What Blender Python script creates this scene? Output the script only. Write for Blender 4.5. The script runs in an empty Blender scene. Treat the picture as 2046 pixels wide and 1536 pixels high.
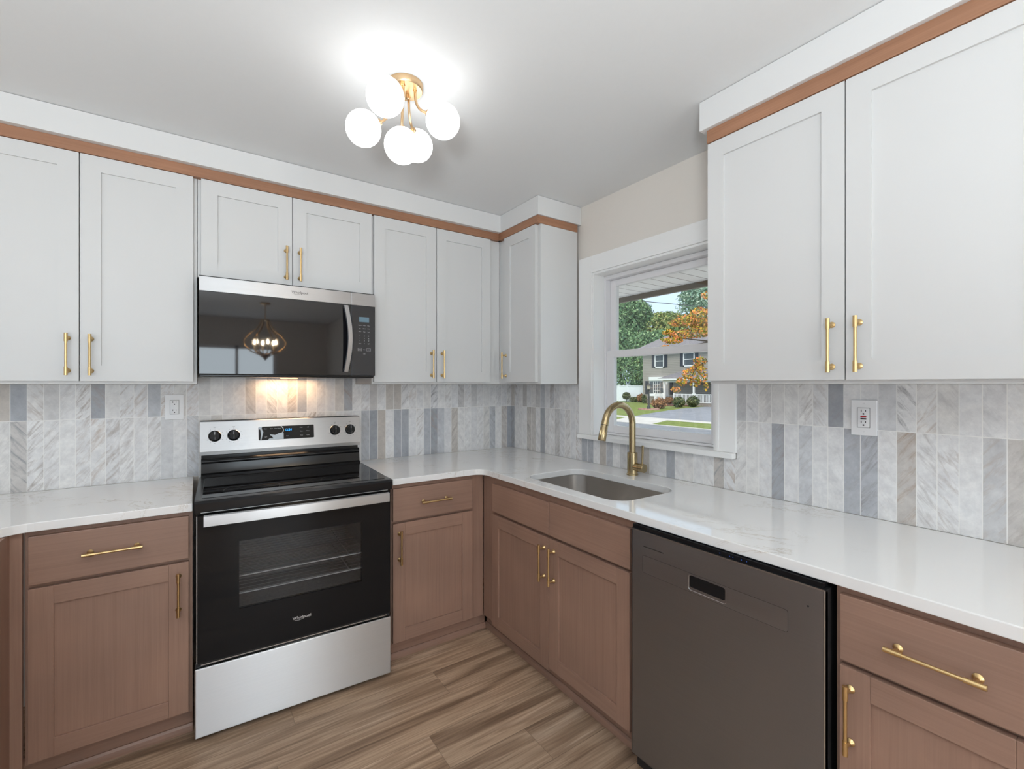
import bpy, bmesh, math, random
from mathutils import Vector, Matrix
C = bpy.context.scene.collection
S = bpy.context.scene
PI = math.pi
# ------------------------------------------------------------------ camera, world, light, exposure
CAM = Vector((-1.920, -2.785, 1.371)); YAW = math.radians(34.6)
cd = bpy.data.cameras.new('camera'); cam = bpy.data.objects.new('camera', cd); C.objects.link(cam)
cd.sensor_width = 36.0; cd.lens = 36.0 * 916.0 / 2046.0; cd.clip_start = 0.05; cd.clip_end = 400
cam.location = CAM; cam.rotation_euler = (PI / 2, 0, -YAW)
S.camera = cam
S.view_settings.view_transform = 'Standard'
S.view_settings.look = 'None'
S.view_settings.exposure = 0.07
S.view_settings.gamma = 1.0
S.view_settings.use_curve_mapping = False
S.cycles.use_denoising = True
S.cycles.max_bounces = 10
S.cycles.diffuse_bounces = 6
S.cycles.glossy_bounces = 5
S.cycles.transparent_max_bounces = 12
S.cycles.sample_clamp_indirect = 6.0
S.cycles.caustics_reflective = False
S.cycles.caustics_refractive = False

W = bpy.data.worlds.new('sky'); S.world = W; W.use_nodes = True
wn = W.node_tree.nodes; wl = W.node_tree.links; wn.clear()
_o = wn.new('ShaderNodeOutputWorld'); _b = wn.new('ShaderNodeBackground'); _r = wn.new('ShaderNodeValToRGB')
_t = wn.new('ShaderNodeTexCoord'); _s = wn.new('ShaderNodeSeparateXYZ')
wl.new(_t.outputs['Generated'], _s.inputs[0]); wl.new(_s.outputs['Z'], _r.inputs[0])
_r.color_ramp.elements[0].position = 0.0; _r.color_ramp.elements[0].color = (0.62, 0.78, 0.97, 1)
_r.color_ramp.elements[1].position = 0.6; _r.color_ramp.elements[1].color = (1.0, 1.0, 1.0, 1); _e = _r.color_ramp.elements.new(0.28); _e.color = (0.60, 0.76, 0.96, 1)
wl.new(_r.outputs[0], _b.inputs[0]); _b.inputs[1].default_value = 1.35; wl.new(_b.outputs[0], _o.inputs[0])

def lamp(name, typ, loc, power, color=(1, 1, 1), target=None, **kw):
    d = bpy.data.lights.new(name, typ); d.energy = power; d.color = color
    for k, v in kw.items(): setattr(d, k, v)
    o = bpy.data.objects.new(name, d); C.objects.link(o); o.location = loc
    if target is not None:
        o.rotation_euler = (Vector(target) - Vector(loc)).to_track_quat('-Z', 'Y').to_euler()
    return o
lamp('sun', 'SUN', (0, 0, 20), 2.6, (1.0, 0.95, 0.86), target=(10, 9, 6), angle=math.radians(15))
# added fill lamps behind the camera, standing in for daylight through unseen openings
lamp('rear_fill', 'AREA', (-3.75, -6.58, 1.15), 16, (0.92, 0.975, 1.0), target=(-3.75, 0, 4.2), shape='RECTANGLE', size=2.2, size_y=2.1)
lamp('side_fill', 'AREA', (-5.18, -3.3, 1.25), 3, (0.98, 0.99, 1.0), target=(0, -3.3, 4.0), shape='RECTANGLE', size=2.4, size_y=2.0)
# added fill lamp aimed at the ceiling, imitating a photographer's bounced flash
lamp('ceiling_bounce_fill', 'AREA', (-2.6, -3.45, 1.30), 108, (0.88, 0.955, 1.0), target=(-2.6, -3.45, 3), shape='DISK', size=.5)
lamp('window_daylight', 'AREA', (-1.375, -6.70, 1.15), 42, (0.84, 0.945, 1.0), target=(-1.375, 0, 2.2), shape='RECTANGLE', size=1.15, size_y=1.70)

# ------------------------------------------------------------------ materials
def nmat(name):
    m = bpy.data.materials.new(name); m.use_nodes = True
    n = m.node_tree.nodes; l = m.node_tree.links
    return m, n, l, n['Principled BSDF']
def N(n, typ, **kw):
    x = n.new(typ)
    for k, v in kw.items():
        if k.startswith('i_'):
            key = k[2:]; key = int(key) if key.isdigit() else key.replace('_', ' ')
            x.inputs[key].default_value = v
        else: setattr(x, k, v)
    return x
def plain(name, col, rough=0.5, metal=0.0, var=0.03, scale=6.0, spec=0.5, bump=0.0, emit=None, coat=0.0):
    m, n, l, p = nmat(name)
    p.inputs['Roughness'].default_value = rough; p.inputs['Metallic'].default_value = metal
    p.inputs['Specular IOR Level'].default_value = spec; p.inputs['Coat Weight'].default_value = coat
    p.inputs['Coat Roughness'].default_value = 0.05
    t = N(n, 'ShaderNodeTexCoord'); z = N(n, 'ShaderNodeTexNoise', i_Scale=scale, i_Detail=3.0)
    l.new(t.outputs['Object'], z.inputs['Vector'])
    r = N(n, 'ShaderNodeMapRange'); r.inputs['To Min'].default_value = 1 - var; r.inputs['To Max'].default_value = 1 + var
    l.new(z.outputs['Fac'], r.inputs['Value'])
    mx = N(n, 'ShaderNodeMix', data_type='RGBA', blend_type='MULTIPLY'); mx.inputs['Factor'].default_value = 1
    mx.inputs['A'].default_value = (*col, 1); l.new(r.outputs[0], mx.inputs['B']); l.new(mx.outputs['Result'], p.inputs['Base Color'])
    if bump:
        b = N(n, 'ShaderNodeBump', i_Strength=bump, i_Distance=0.002); l.new(z.outputs['Fac'], b.inputs['Height']); l.new(b.outputs[0], p.inputs['Normal'])
    if emit:
        p.inputs['Emission Color'].default_value = (*emit[:3], 1); p.inputs['Emission Strength'].default_value = emit[3]
    return m
def ramp(n, stops):
    r = N(n, 'ShaderNodeValToRGB'); e = r.color_ramp.elements
    while len(e) < len(stops): e.new(0.5)
    for k, (pos, c) in enumerate(stops): e[k].position = pos; e[k].color = (*c, 1) if len(c) == 3 else c
    return r
def brushed(name, col, rough, aniso=0.75, vertical=True, fine=0.05):
    m, n, l, p = nmat(name)
    p.inputs['Metallic'].default_value = 1; p.inputs['Roughness'].default_value = rough; p.inputs['Anisotropic'].default_value = aniso
    t = N(n, 'ShaderNodeTexCoord'); mp = N(n, 'ShaderNodeMapping'); mp.inputs['Scale'].default_value = (2, 2, 400) if vertical else (400, 400, 2)
    l.new(t.outputs['Object'], mp.inputs[0]); z = N(n, 'ShaderNodeTexNoise', i_Scale=1.0, i_Detail=2.0); l.new(mp.outputs[0], z.inputs['Vector'])
    r = N(n, 'ShaderNodeMapRange'); r.inputs['To Min'].default_value = 1 - fine; r.inputs['To Max'].default_value = 1 + fine; l.new(z.outputs['Fac'], r.inputs['Value'])
    mx = N(n, 'ShaderNodeMix', data_type='RGBA', blend_type='MULTIPLY'); mx.inputs['Factor'].default_value = 1
    mx.inputs['A'].default_value = (*col, 1); l.new(r.outputs[0], mx.inputs['B']); l.new(mx.outputs['Result'], p.inputs['Base Color'])
    v = N(n, 'ShaderNodeCombineXYZ'); v.inputs[2].default_value = 1.0 if vertical else 0.0; v.inputs[0].default_value = 0.0 if vertical else 1.0
    l.new(v.outputs[0], p.inputs['Tangent'])
    return m
def wood(name, c0, c1, c2, axis, rough=0.42):
    # axis: direction of the grain in object space, 'x' or 'z'
    m, n, l, p = nmat(name); p.inputs['Roughness'].default_value = rough
    t = N(n, 'ShaderNodeTexCoord'); info = N(n, 'ShaderNodeObjectInfo')
    ad = N(n, 'ShaderNodeVectorMath', operation='ADD'); l.new(t.outputs['Object'], ad.inputs[0])
    sc = N(n, 'ShaderNodeVectorMath', operation='SCALE'); sc.inputs[3].default_value = 13.7
    cb = N(n, 'ShaderNodeCombineXYZ')
    for k in range(3): l.new(info.outputs['Random'], cb.inputs[k])
    l.new(cb.outputs[0], sc.inputs[0]); l.new(sc.outputs[0], ad.inputs[1])
    mp = N(n, 'ShaderNodeMapping'); mp.inputs['Scale'].default_value = {'x': (2.2, 120, 120), 'z': (120, 120, 2.2), 'y': (120, 2.2, 120)}[axis]
    l.new(ad.outputs[0], mp.inputs[0])
    f = N(n, 'ShaderNodeTexNoise', i_Scale=1.0, i_Detail=5.0, i_Roughness=0.62, i_Distortion=0.6); l.new(mp.outputs[0], f.inputs['Vector'])
    b = N(n, 'ShaderNodeTexNoise', i_Scale=3.2, i_Detail=2.0); l.new(ad.outputs[0], b.inputs['Vector'])
    r = ramp(n, [(0.28, c0), (0.52, c1), (0.75, c2)]); l.new(f.outputs['Fac'], r.inputs[0])
    r2 = ramp(n, [(0.3, (0.88, 0.86, 0.86)), (0.7, (1.08, 1.04, 1.03))]); l.new(b.outputs['Fac'], r2.inputs[0])
    mx = N(n, 'ShaderNodeMix', data_type='RGBA', blend_type='MULTIPLY'); mx.inputs['Factor'].default_value = 1
    l.new(r.outputs[0], mx.inputs['A']); l.new(r2.outputs[0], mx.inputs['B']); l.new(mx.outputs['Result'], p.inputs['Base Color'])
    bp = N(n, 'ShaderNodeBump', i_Strength=0.08, i_Distance=0.001); l.new(f.outputs['Fac'], bp.inputs['Height']); l.new(bp.outputs[0], p.inputs['Normal'])
    return m
def thin_glass(name, tint=(0.93, 0.96, 0.95), base=0.05, rough=0.0, gloss=1.0):
    m, n, l, p = nmat(name); n.remove(p)
    out = n['Material Output']; tr = N(n, 'ShaderNodeBsdfTransparent'); tr.inputs[0].default_value = (*tint, 1)
    g = N(n, 'ShaderNodeBsdfGlossy'); g.inputs['Roughness'].default_value = rough; g.inputs[0].default_value = (gloss, gloss, gloss, 1)
    f = N(n, 'ShaderNodeFresnel', i_IOR=1.45); ge = N(n, 'ShaderNodeNewGeometry'); io = N(n, 'ShaderNodeMapRange'); io.inputs['To Min'].default_value = 1.45; io.inputs['To Max'].default_value = 1 / 1.45
    l.new(ge.outputs['Backfacing'], io.inputs['Value']); l.new(io.outputs[0], f.inputs['IOR']); a = N(n, 'ShaderNodeMath', operation='ADD'); a.inputs[1].default_value = base
    l.new(f.outputs[0], a.inputs[0]); mx = N(n, 'ShaderNodeMixShader'); l.new(a.outputs[0], mx.inputs[0])
    l.new(tr.outputs[0], mx.inputs[1]); l.new(g.outputs[0], mx.inputs[2]); l.new(mx.outputs[0], out.inputs[0])
    return m
def tile_mat(name, uaxis):
    m, n, l, p = nmat(name); p.inputs['Roughness'].default_value = 0.35
    t = N(n, 'ShaderNodeTexCoord'); s = N(n, 'ShaderNodeSeparateXYZ'); l.new(t.outputs['Object'], s.inputs[0])
    def M(op, a, b=None, c=None):
        x = N(n, 'ShaderNodeMath', operation=op)
        for k, v in enumerate((a, b, c)):
            if v is None: continue
            if isinstance(v, (int, float)): x.inputs[k].default_value = v
            else: l.new(v, x.inputs[k])
        return x.outputs[0]
    u = M('DIVIDE', M('ADD', s.outputs[uaxis], 20 * 0.0502 + 3.012), 0.0502); v = M('DIVIDE', M('SUBTRACT', s.outputs['Z'], 0.914 - 0.3015), 0.3015)
    iu, iv = M('FLOOR', u), M('FLOOR', v); fu, fv = M('FRACT', u), M('FRACT', v)
    cb = N(n, 'ShaderNodeCombineXYZ'); l.new(iu, cb.inputs[0]); l.new(iv, cb.inputs[1]); cb.inputs[2].default_value = {'X': 3.0, 'Y': 11.0}[uaxis]
    wnz = N(n, 'ShaderNodeTexWhiteNoise', noise_dimensions='3D'); l.new(cb.outputs[0], wnz.inputs['Vector'])
    rs = N(n, 'ShaderNodeSeparateColor'); l.new(wnz.outputs['Color'], rs.inputs[0])
    tone = ramp(n, [(0.0, (0.72, 0.72, 0.73)), (0.45, (0.80, 0.795, 0.79)), (0.54, (0.70, 0.685, 0.665)), (0.64, (0.52, 0.475, 0.43)), (0.74, (0.64, 0.65, 0.67)), (0.80, (0.46, 0.475, 0.505)), (0.90, (0.34, 0.355, 0.385)), (0.95, (0.72, 0.71, 0.70)), (1.0, (0.80, 0.79, 0.78))])
    l.new(wnz.outputs['Value'], tone.inputs[0])
    # marbling: every tile gets its own offset
    off = N(n, 'ShaderNodeVectorMath', operation='SCALE'); l.new(wnz.outputs['Color'], off.inputs[0]); off.inputs[3].default_value = 25.0
    sg = M('SUBTRACT', 1.0, M('MULTIPLY', 2.0, M('GREATER_THAN', rs.outputs[0], 0.62))); sc_ = N(n, 'ShaderNodeCombineXYZ'); sc_.inputs[2].default_value = 1.0; l.new(sg, sc_.inputs[0]); l.new(sg, sc_.inputs[1])
    fl = N(n, 'ShaderNodeVectorMath', operation='MULTIPLY'); l.new(t.outputs['Object'], fl.inputs[0]); l.new(sc_.outputs[0], fl.inputs[1])
    ad = N(n, 'ShaderNodeVectorMath', operation='ADD'); l.new(fl.outputs[0], ad.inputs[0]); l.new(off.outputs[0], ad.inputs[1])
    mr = N(n, 'ShaderNodeMapping'); mr.inputs['Rotation'].default_value = (0.0, 0.95, 0.0) if uaxis == 'X' else (-0.95, 0.0, 0.0)
    l.new(ad.outputs[0], mr.inputs[0])
    mp = N(n, 'ShaderNodeMapping'); mp.inputs['Scale'].default_value = (9, 9, 52); l.new(mr.outputs[0], mp.inputs[0])
    vn = N(n, 'ShaderNodeTexNoise', i_Scale=1.0, i_Detail=8.0, i_Roughness=0.70, i_Distortion=0.5); l.new(mp.outputs[0], vn.inputs['Vector'])
    veins = ramp(n, [(0.34, (0.0, 0.0, 0.0)), (0.42, (0.45, 0.45, 0.45)), (0.52, (1, 1, 1)), (1.0, (1, 1, 1))]); l.new(vn.outputs['Fac'], veins.inputs[0])
    cl = N(n, 'ShaderNodeTexNoise', i_Scale=26.0, i_Detail=9.0, i_Roughness=0.7); l.new(ad.outputs[0], cl.inputs['Vector'])
    cloud = ramp(n, [(0.3, (0.80, 0.80, 0.81)), (0.7, (1.10, 1.10, 1.09))]); l.new(cl.outputs['Fac'], cloud.inputs[0])
    vc = N(n, 'ShaderNodeMix', data_type='RGBA'); l.new(rs.outputs[1], vc.inputs['Factor']); vc.inputs['A'].default_value = (0.24, 0.25, 0.27, 1); vc.inputs['B'].default_value = (0.38, 0.28, 0.21, 1)
    amt = M('MULTIPLY', M('SUBTRACT', 1.0, veins.outputs[0]), M('MULTIPLY', M('POWER', rs.outputs[2], 2.3), 1.0))
    a = N(n, 'ShaderNodeMix', data_type='RGBA', blend_type='MULTIPLY'); a.inputs['Factor'].default_value = 1; l.new(tone.outputs[0], a.inputs['A']); l.new(cloud.outputs[0], a.inputs['B'])
    b = N(n, 'ShaderNodeMix', data_type='RGBA'); l.new(amt, b.inputs['Factor']); l.new(a.outputs['Result'], b.inputs['A']); l.new(vc.outputs['Result'], b.inputs['B'])
    gu = M('ABSOLUTE', M('SUBTRACT', fu, 0.5)); gv = M('ABSOLUTE', M('SUBTRACT', fv, 0.5))
    g = M('MAXIMUM', M('GREATER_THAN', gu, 0.5 - 0.0011 / 0.0502), M('GREATER_THAN', gv, 0.5 - 0.0011 / 0.3015))
    c = N(n, 'ShaderNodeMix', data_type='RGBA'); l.new(g, c.inputs['Factor']); l.new(b.outputs['Result'], c.inputs['A']); c.inputs['B'].default_value = (0.84, 0.83, 0.81, 1)
    l.new(c.outputs['Result'], p.inputs['Base Color'])
    bp = N(n, 'ShaderNodeBump', i_Strength=0.35, i_Distance=0.001); l.new(M('SUBTRACT', 1.0, g), bp.inputs['Height']); l.new(bp.outputs[0], p.inputs['Normal'])
    return m
def floor_mat():
    m, n, l, p = nmat('vinyl_plank'); p.inputs['Roughness'].default_value = 0.42
    t = N(n, 'ShaderNodeTexCoord'); s = N(n, 'ShaderNodeSeparateXYZ'); l.new(t.outputs['Object'], s.inputs[0])
    def M(op, a, b=None):
        x = N(n, 'ShaderNodeMath', operation=op)
        for k, v in enumerate((a, b)):
            if v is None: continue
            if isinstance(v, (int, float)): x.inputs[k].default_value = v
            else: l.new(v, x.inputs[k])
        return x.outputs[0]
    v = M('DIVIDE', M('ADD', s.outputs['Y'], 20.03), 0.18); iv = M('FLOOR', v); fv = M('FRACT', v)
    w1 = N(n, 'ShaderNodeTexWhiteNoise', noise_dimensions='1D'); l.new(iv, w1.inputs['W'])
    u = M('DIVIDE', M('ADD', M('ADD', s.outputs['X'], 30.0), M('MULTIPLY', w1.outputs['Value'], 1.22)), 1.22); iu = M('FLOOR', u); fu = M('FRACT', u)
    cb = N(n, 'ShaderNodeCombineXYZ'); l.new(iu, cb.inputs[0]); l.new(iv, cb.inputs[1])
    w2 = N(n, 'ShaderNodeTexWhiteNoise', noise_dimensions='2D'); l.new(cb.outputs[0], w2.inputs['Vector'])
    off = N(n, 'ShaderNodeVectorMath', operation='SCALE'); l.new(w2.outputs['Color'], off.inputs[0]); off.inputs[3].default_value = 40.0
    ad = N(n, 'ShaderNodeVectorMath', operation='ADD'); l.new(t.outputs['Object'], ad.inputs[0]); l.new(off.outputs[0], ad.inputs[1])
    mp = N(n, 'ShaderNodeMapping'); mp.inputs['Scale'].default_value = (0.9, 14, 14); l.new(ad.outputs[0], mp.inputs[0])
    f = N(n, 'ShaderNodeTexNoise', i_Scale=1.0, i_Detail=3.0, i_Roughness=0.5, i_Distortion=1.0); l.new(mp.outputs[0], f.inputs['Vector'])
    mp2 = N(n, 'ShaderNodeMapping'); mp2.inputs['Scale'].default_value = (4, 130, 130); l.new(ad.outputs[0], mp2.inputs[0])
    f2 = N(n, 'ShaderNodeTexNoise', i_Scale=1.0, i_Detail=4.0, i_Roughness=0.6); l.new(mp2.outputs[0], f2.inputs['Vector'])
    r = ramp(n, [(0.30, (0.19, 0.122, 0.078)), (0.43, (0.35, 0.240, 0.163)), (0.51, (0.49, 0.355, 0.25)), (0.58, (0.37, 0.255, 0.175)), (0.70, (0.66, 0.51, 0.385))]); l.new(f.outputs['Fac'], r.inputs[0])
    r2 = ramp(n, [(0.32, (0.70, 0.68, 0.66)), (0.6, (1.06, 1.06, 1.06))]); l.new(f2.outputs['Fac'], r2.inputs[0])
    tone = ramp(n, [(0.0, (0.86, 0.85, 0.84)), (0.5, (1.0, 0.99, 0.98)), (1.0, (1.2, 1.16, 1.12))]); l.new(w2.outputs['Value'], tone.inputs[0])
    a = N(n, 'ShaderNodeMix', data_type='RGBA', blend_type='MULTIPLY'); a.inputs['Factor'].default_value = 1; l.new(r.outputs[0], a.inputs['A']); l.new(r2.outputs[0], a.inputs['B'])
    b = N(n, 'ShaderNodeMix', data_type='RGBA', blend_type='MULTIPLY'); b.inputs['Factor'].default_value = 1; l.new(a.outputs['Result'], b.inputs['A']); l.new(tone.outputs[0], b.inputs['B'])
    gu = M('ABSOLUTE', M('SUBTRACT', fu, 0.5)); gv = M('ABSOLUTE', M('SUBTRACT', fv, 0.5))
    g = M('MAXIMUM', M('GREATER_THAN', gu, 0.5 - 0.0008 / 1.22), M('GREATER_THAN', gv, 0.5 - 0.0009 / 0.18))
    c = N(n, 'ShaderNodeMix', data_type='RGBA'); l.new(M('MULTIPLY', g, 0.6), c.inputs['Factor']); l.new(b.outputs['Result'], c.inputs['A']); c.inputs['B'].default_value = (0.07, 0.045, 0.03, 1)
    l.new(c.outputs['Result'], p.inputs['Base Color'])
    bp = N(n, 'ShaderNodeBump', i_Strength=0.12, i_Distance=0.001); l.new(f2.outputs['Fac'], bp.inputs['Height']); l.new(bp.outputs[0], p.inputs['Normal'])
    return m
def quartz_mat():
    m, n, l, p = nmat('quartz'); p.inputs['Roughness'].default_value = 0.055; p.inputs['Specular IOR Level'].default_value = 0.85
    t = N(n, 'ShaderNodeTexCoord')
    a = N(n, 'ShaderNodeTexNoise', i_Scale=3.0, i_Detail=9.0, i_Roughness=0.68, i_Distortion=1.5); l.new(t.outputs['Object'], a.inputs['Vector'])
    r = ramp(n, [(0.485, (0, 0, 0)), (0.5, (1, 1, 1)), (0.515, (0, 0, 0))]); l.new(a.outputs['Fac'], r.inputs[0])
    b = N(n, 'ShaderNodeTexNoise', i_Scale=2.2, i_Detail=2.0); l.new(t.outputs['Object'], b.inputs['Vector'])
    r2 = ramp(n, [(0.50, (0, 0, 0)), (0.66, (1, 1, 1))]); l.new(b.outputs['Fac'], r2.inputs[0])
    mu = N(n, 'ShaderNodeMath', operation='MULTIPLY'); l.new(r.outputs[0], mu.inputs[0]); l.new(r2.outputs[0], mu.inputs[1])
    mu2 = N(n, 'ShaderNodeMath', operation='MULTIPLY'); l.new(mu.outputs[0], mu2.inputs[0]); mu2.inputs[1].default_value = 0.6
    c = N(n, 'ShaderNodeMix', data_type='RGBA'); l.new(mu2.outputs[0], c.inputs['Factor']); c.inputs['A'].default_value = (0.87, 0.87, 0.865, 1); c.inputs['B'].default_value = (0.42, 0.33, 0.22, 1)
    l.new(c.outputs['Result'], p.inputs['Base Color'])
    return m
def leaf_mat(name, stops, rough=0.6):
    m, n, l, p = nmat(name); p.inputs['Roughness'].default_value = rough; p.inputs['Specular IOR Level'].default_value = 0.2
    g = N(n, 'ShaderNodeNewGeometry'); r = ramp(n, stops); l.new(g.outputs['Random Per Island'], r.inputs[0]); l.new(r.outputs[0], p.inputs['Base Color'])
    return m
def lines_mat(name, col, dark, axis, pitch, width=0.06, rough=0.6):
    m, n, l, p = nmat(name); p.inputs['Roughness'].default_value = rough
    t = N(n, 'ShaderNodeTexCoord'); s = N(n, 'ShaderNodeSeparateXYZ'); l.new(t.outputs['Object'], s.inputs[0])
    d = N(n, 'ShaderNodeMath', operation='DIVIDE'); l.new(s.outputs[axis], d.inputs[0]); d.inputs[1].default_value = pitch
    f = N(n, 'ShaderNodeMath', operation='FRACT'); l.new(d.outputs[0], f.inputs[0])
    g = N(n, 'ShaderNodeMath', operation='LESS_THAN'); l.new(f.outputs[0], g.inputs[0]); g.inputs[1].default_value = width
    c = N(n, 'ShaderNodeMix', data_type='RGBA'); l.new(g.outputs[0], c.inputs['Factor']); c.inputs['A'].default_value = (*col, 1); c.inputs['B'].default_value = (*dark, 1)
    l.new(c.outputs['Result'], p.inputs['Base Color'])
    return m
def spotty(name, c0, c1, scale, rough=0.8):
    m, n, l, p = nmat(name); p.inputs['Roughness'].default_value = rough; p.inputs['Specular IOR Level'].default_value = 0.15
    t = N(n, 'ShaderNodeTexCoord'); z = N(n, 'ShaderNodeTexNoise', i_Scale=scale, i_Detail=6.0, i_Roughness=0.7); l.new(t.outputs['Object'], z.inputs['Vector'])
    r = ramp(n, [(0.3, c0), (0.7, c1)]); l.new(z.outputs['Fac'], r.inputs[0]); l.new(r.outputs[0], p.inputs['Base Color'])
    return m

WD0, WD1, WD2 = (0.268, 0.163, 0.118), (0.303, 0.187, 0.137), (0.328, 0.205, 0.151)
M = dict(
    white=plain('white_paint', (0.635, 0.635, 0.63), 0.38, var=0.006),
    trimw=plain('white_trim_paint', (0.86, 0.86, 0.85), 0.35, var=0.01),
    ceil=plain('ceiling_paint', (0.735, 0.745, 0.75), 0.9, var=0.01, bump=0.03, scale=60),
    wall=plain('beige_wall_paint', (0.74, 0.695, 0.64), 0.85, var=0.012, bump=0.03, scale=50),
    soffit=plain('soffit_paint', (0.69, 0.69, 0.685), 0.7, var=0.008),
    woodv=wood('stained_wood_upright', WD0, WD1, WD2, 'z'), woodh=wood('stained_wood_level', WD0, WD1, WD2, 'x'),
    strip=wood('warm_stained_strip', (0.29, 0.142, 0.078), (0.345, 0.175, 0.098), (0.385, 0.20, 0.116), 'x', 0.5),
    stripy=wood('warm_stained_strip_side', (0.29, 0.142, 0.078), (0.345, 0.175, 0.098), (0.385, 0.20, 0.116), 'y', 0.5),
    brass=brushed('brushed_brass', (0.70, 0.50, 0.245), 0.32, 0.3, False),
    faucet=brushed('aged_brass', (0.43, 0.335, 0.19), 0.24, 0.6, True, 0.03),
    gold=plain('satin_gold', (0.66, 0.46, 0.27), 0.32, 1.0),
    steel=brushed('stainless', (0.60, 0.60, 0.61), 0.40, 0.95), steelg=plain('plain_steel', (0.55, 0.55, 0.55), 0.3, 1.0),
    dwsteel=brushed('dark_stainless', (0.315, 0.325, 0.35), 0.34, 0.8),
    dwinset=brushed('dark_stainless_inset', (0.345, 0.36, 0.40), 0.30, 0.8),
    sink=brushed('sink_steel', (0.60, 0.575, 0.55), 0.30, 0.6, True, 0.03),
    black=plain('black_enamel', (0.009, 0.009, 0.010), 0.16, var=0.02, spec=0.3), blackm=plain('black_matte', (0.010, 0.010, 0.011), 0.55),
    blackg=plain('black_glass', (0.008, 0.008, 0.009), 0.03, var=0.0, spec=0.22), mwglass=plain('microwave_glass', (0.008, 0.008, 0.010), 0.03, var=0.0, spec=0.6), panelg=plain('dark_grey_panel', (0.016, 0.017, 0.021), 0.18),
    cavity=spotty('speckled_enamel', (0.22, 0.22, 0.225), (0.32, 0.32, 0.325), 90),
    doorglass=thin_glass('tinted_oven_glass', (0.80, 0.80, 0.81), 0.01, 0.0, 0.6),
    glass=thin_glass('window_glass', (0.97, 0.98, 0.975), 0.0),
    tilex=tile_mat('marble_tile_range_wall', 'X'), tiley=tile_mat('marble_tile_window_wall', 'Y'),
    floor=floor_mat(), quartz=quartz_mat(),
    plate=plain('white_plastic', (0.80, 0.80, 0.81), 0.3, var=0.004), slot=plain('dark_slot', (0.012, 0.012, 0.012), 0.6), red=plain('red_button', (0.42, 0.02, 0.03), 0.4),
    ink=plain('dark_ink', (0.03, 0.03, 0.03), 0.5), pale=plain('pale_ink', (0.55, 0.56, 0.60), 0.5), palest=plain('silver_ink', (0.75, 0.75, 0.75), 0.35),
    clock=plain('blue_digits', (0.0, 0.2, 0.7), 0.4, emit=(0.03, 0.42, 1.0, 2.2)), dimled=plain('dim_blue_led', (0.02, 0.05, 0.2), 0.4, emit=(0.05, 0.2, 1.0, 0.5)), lcd=plain('blue_grey_lcd', (0.05, 0.09, 0.12), 0.25, emit=(0.16, 0.28, 0.36, 0.35)),
    film=plain('protective_film', (0.55, 0.62, 0.68), 0.12),
    globe=plain('opal_glass_lit', (0.9, 0.9, 0.9), 0.25, emit=(1.0, 0.99, 0.97, 3.0)),
    vinyl=plain('white_vinyl', (0.78, 0.77, 0.78), 0.35, var=0.004),
    bulb=plain('warm_bulb', (1, 0.9, 0.7), 0.3, emit=(1.0, 0.80, 0.55, 160.0)), bronze=plain('antique_bronze', (0.62, 0.40, 0.20), 0.32, 1.0), candle=plain('candle_sleeve', (0.75, 0.6, 0.4), 0.5),
    mwlamp=plain('cooktop_lamp_lens', (1, 0.8, 0.6), 0.3, emit=(1.0, 0.58, 0.28, 1.6)),
    gasket=plain('dark_gasket', (0.03, 0.03, 0.03), 0.6),
)

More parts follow.
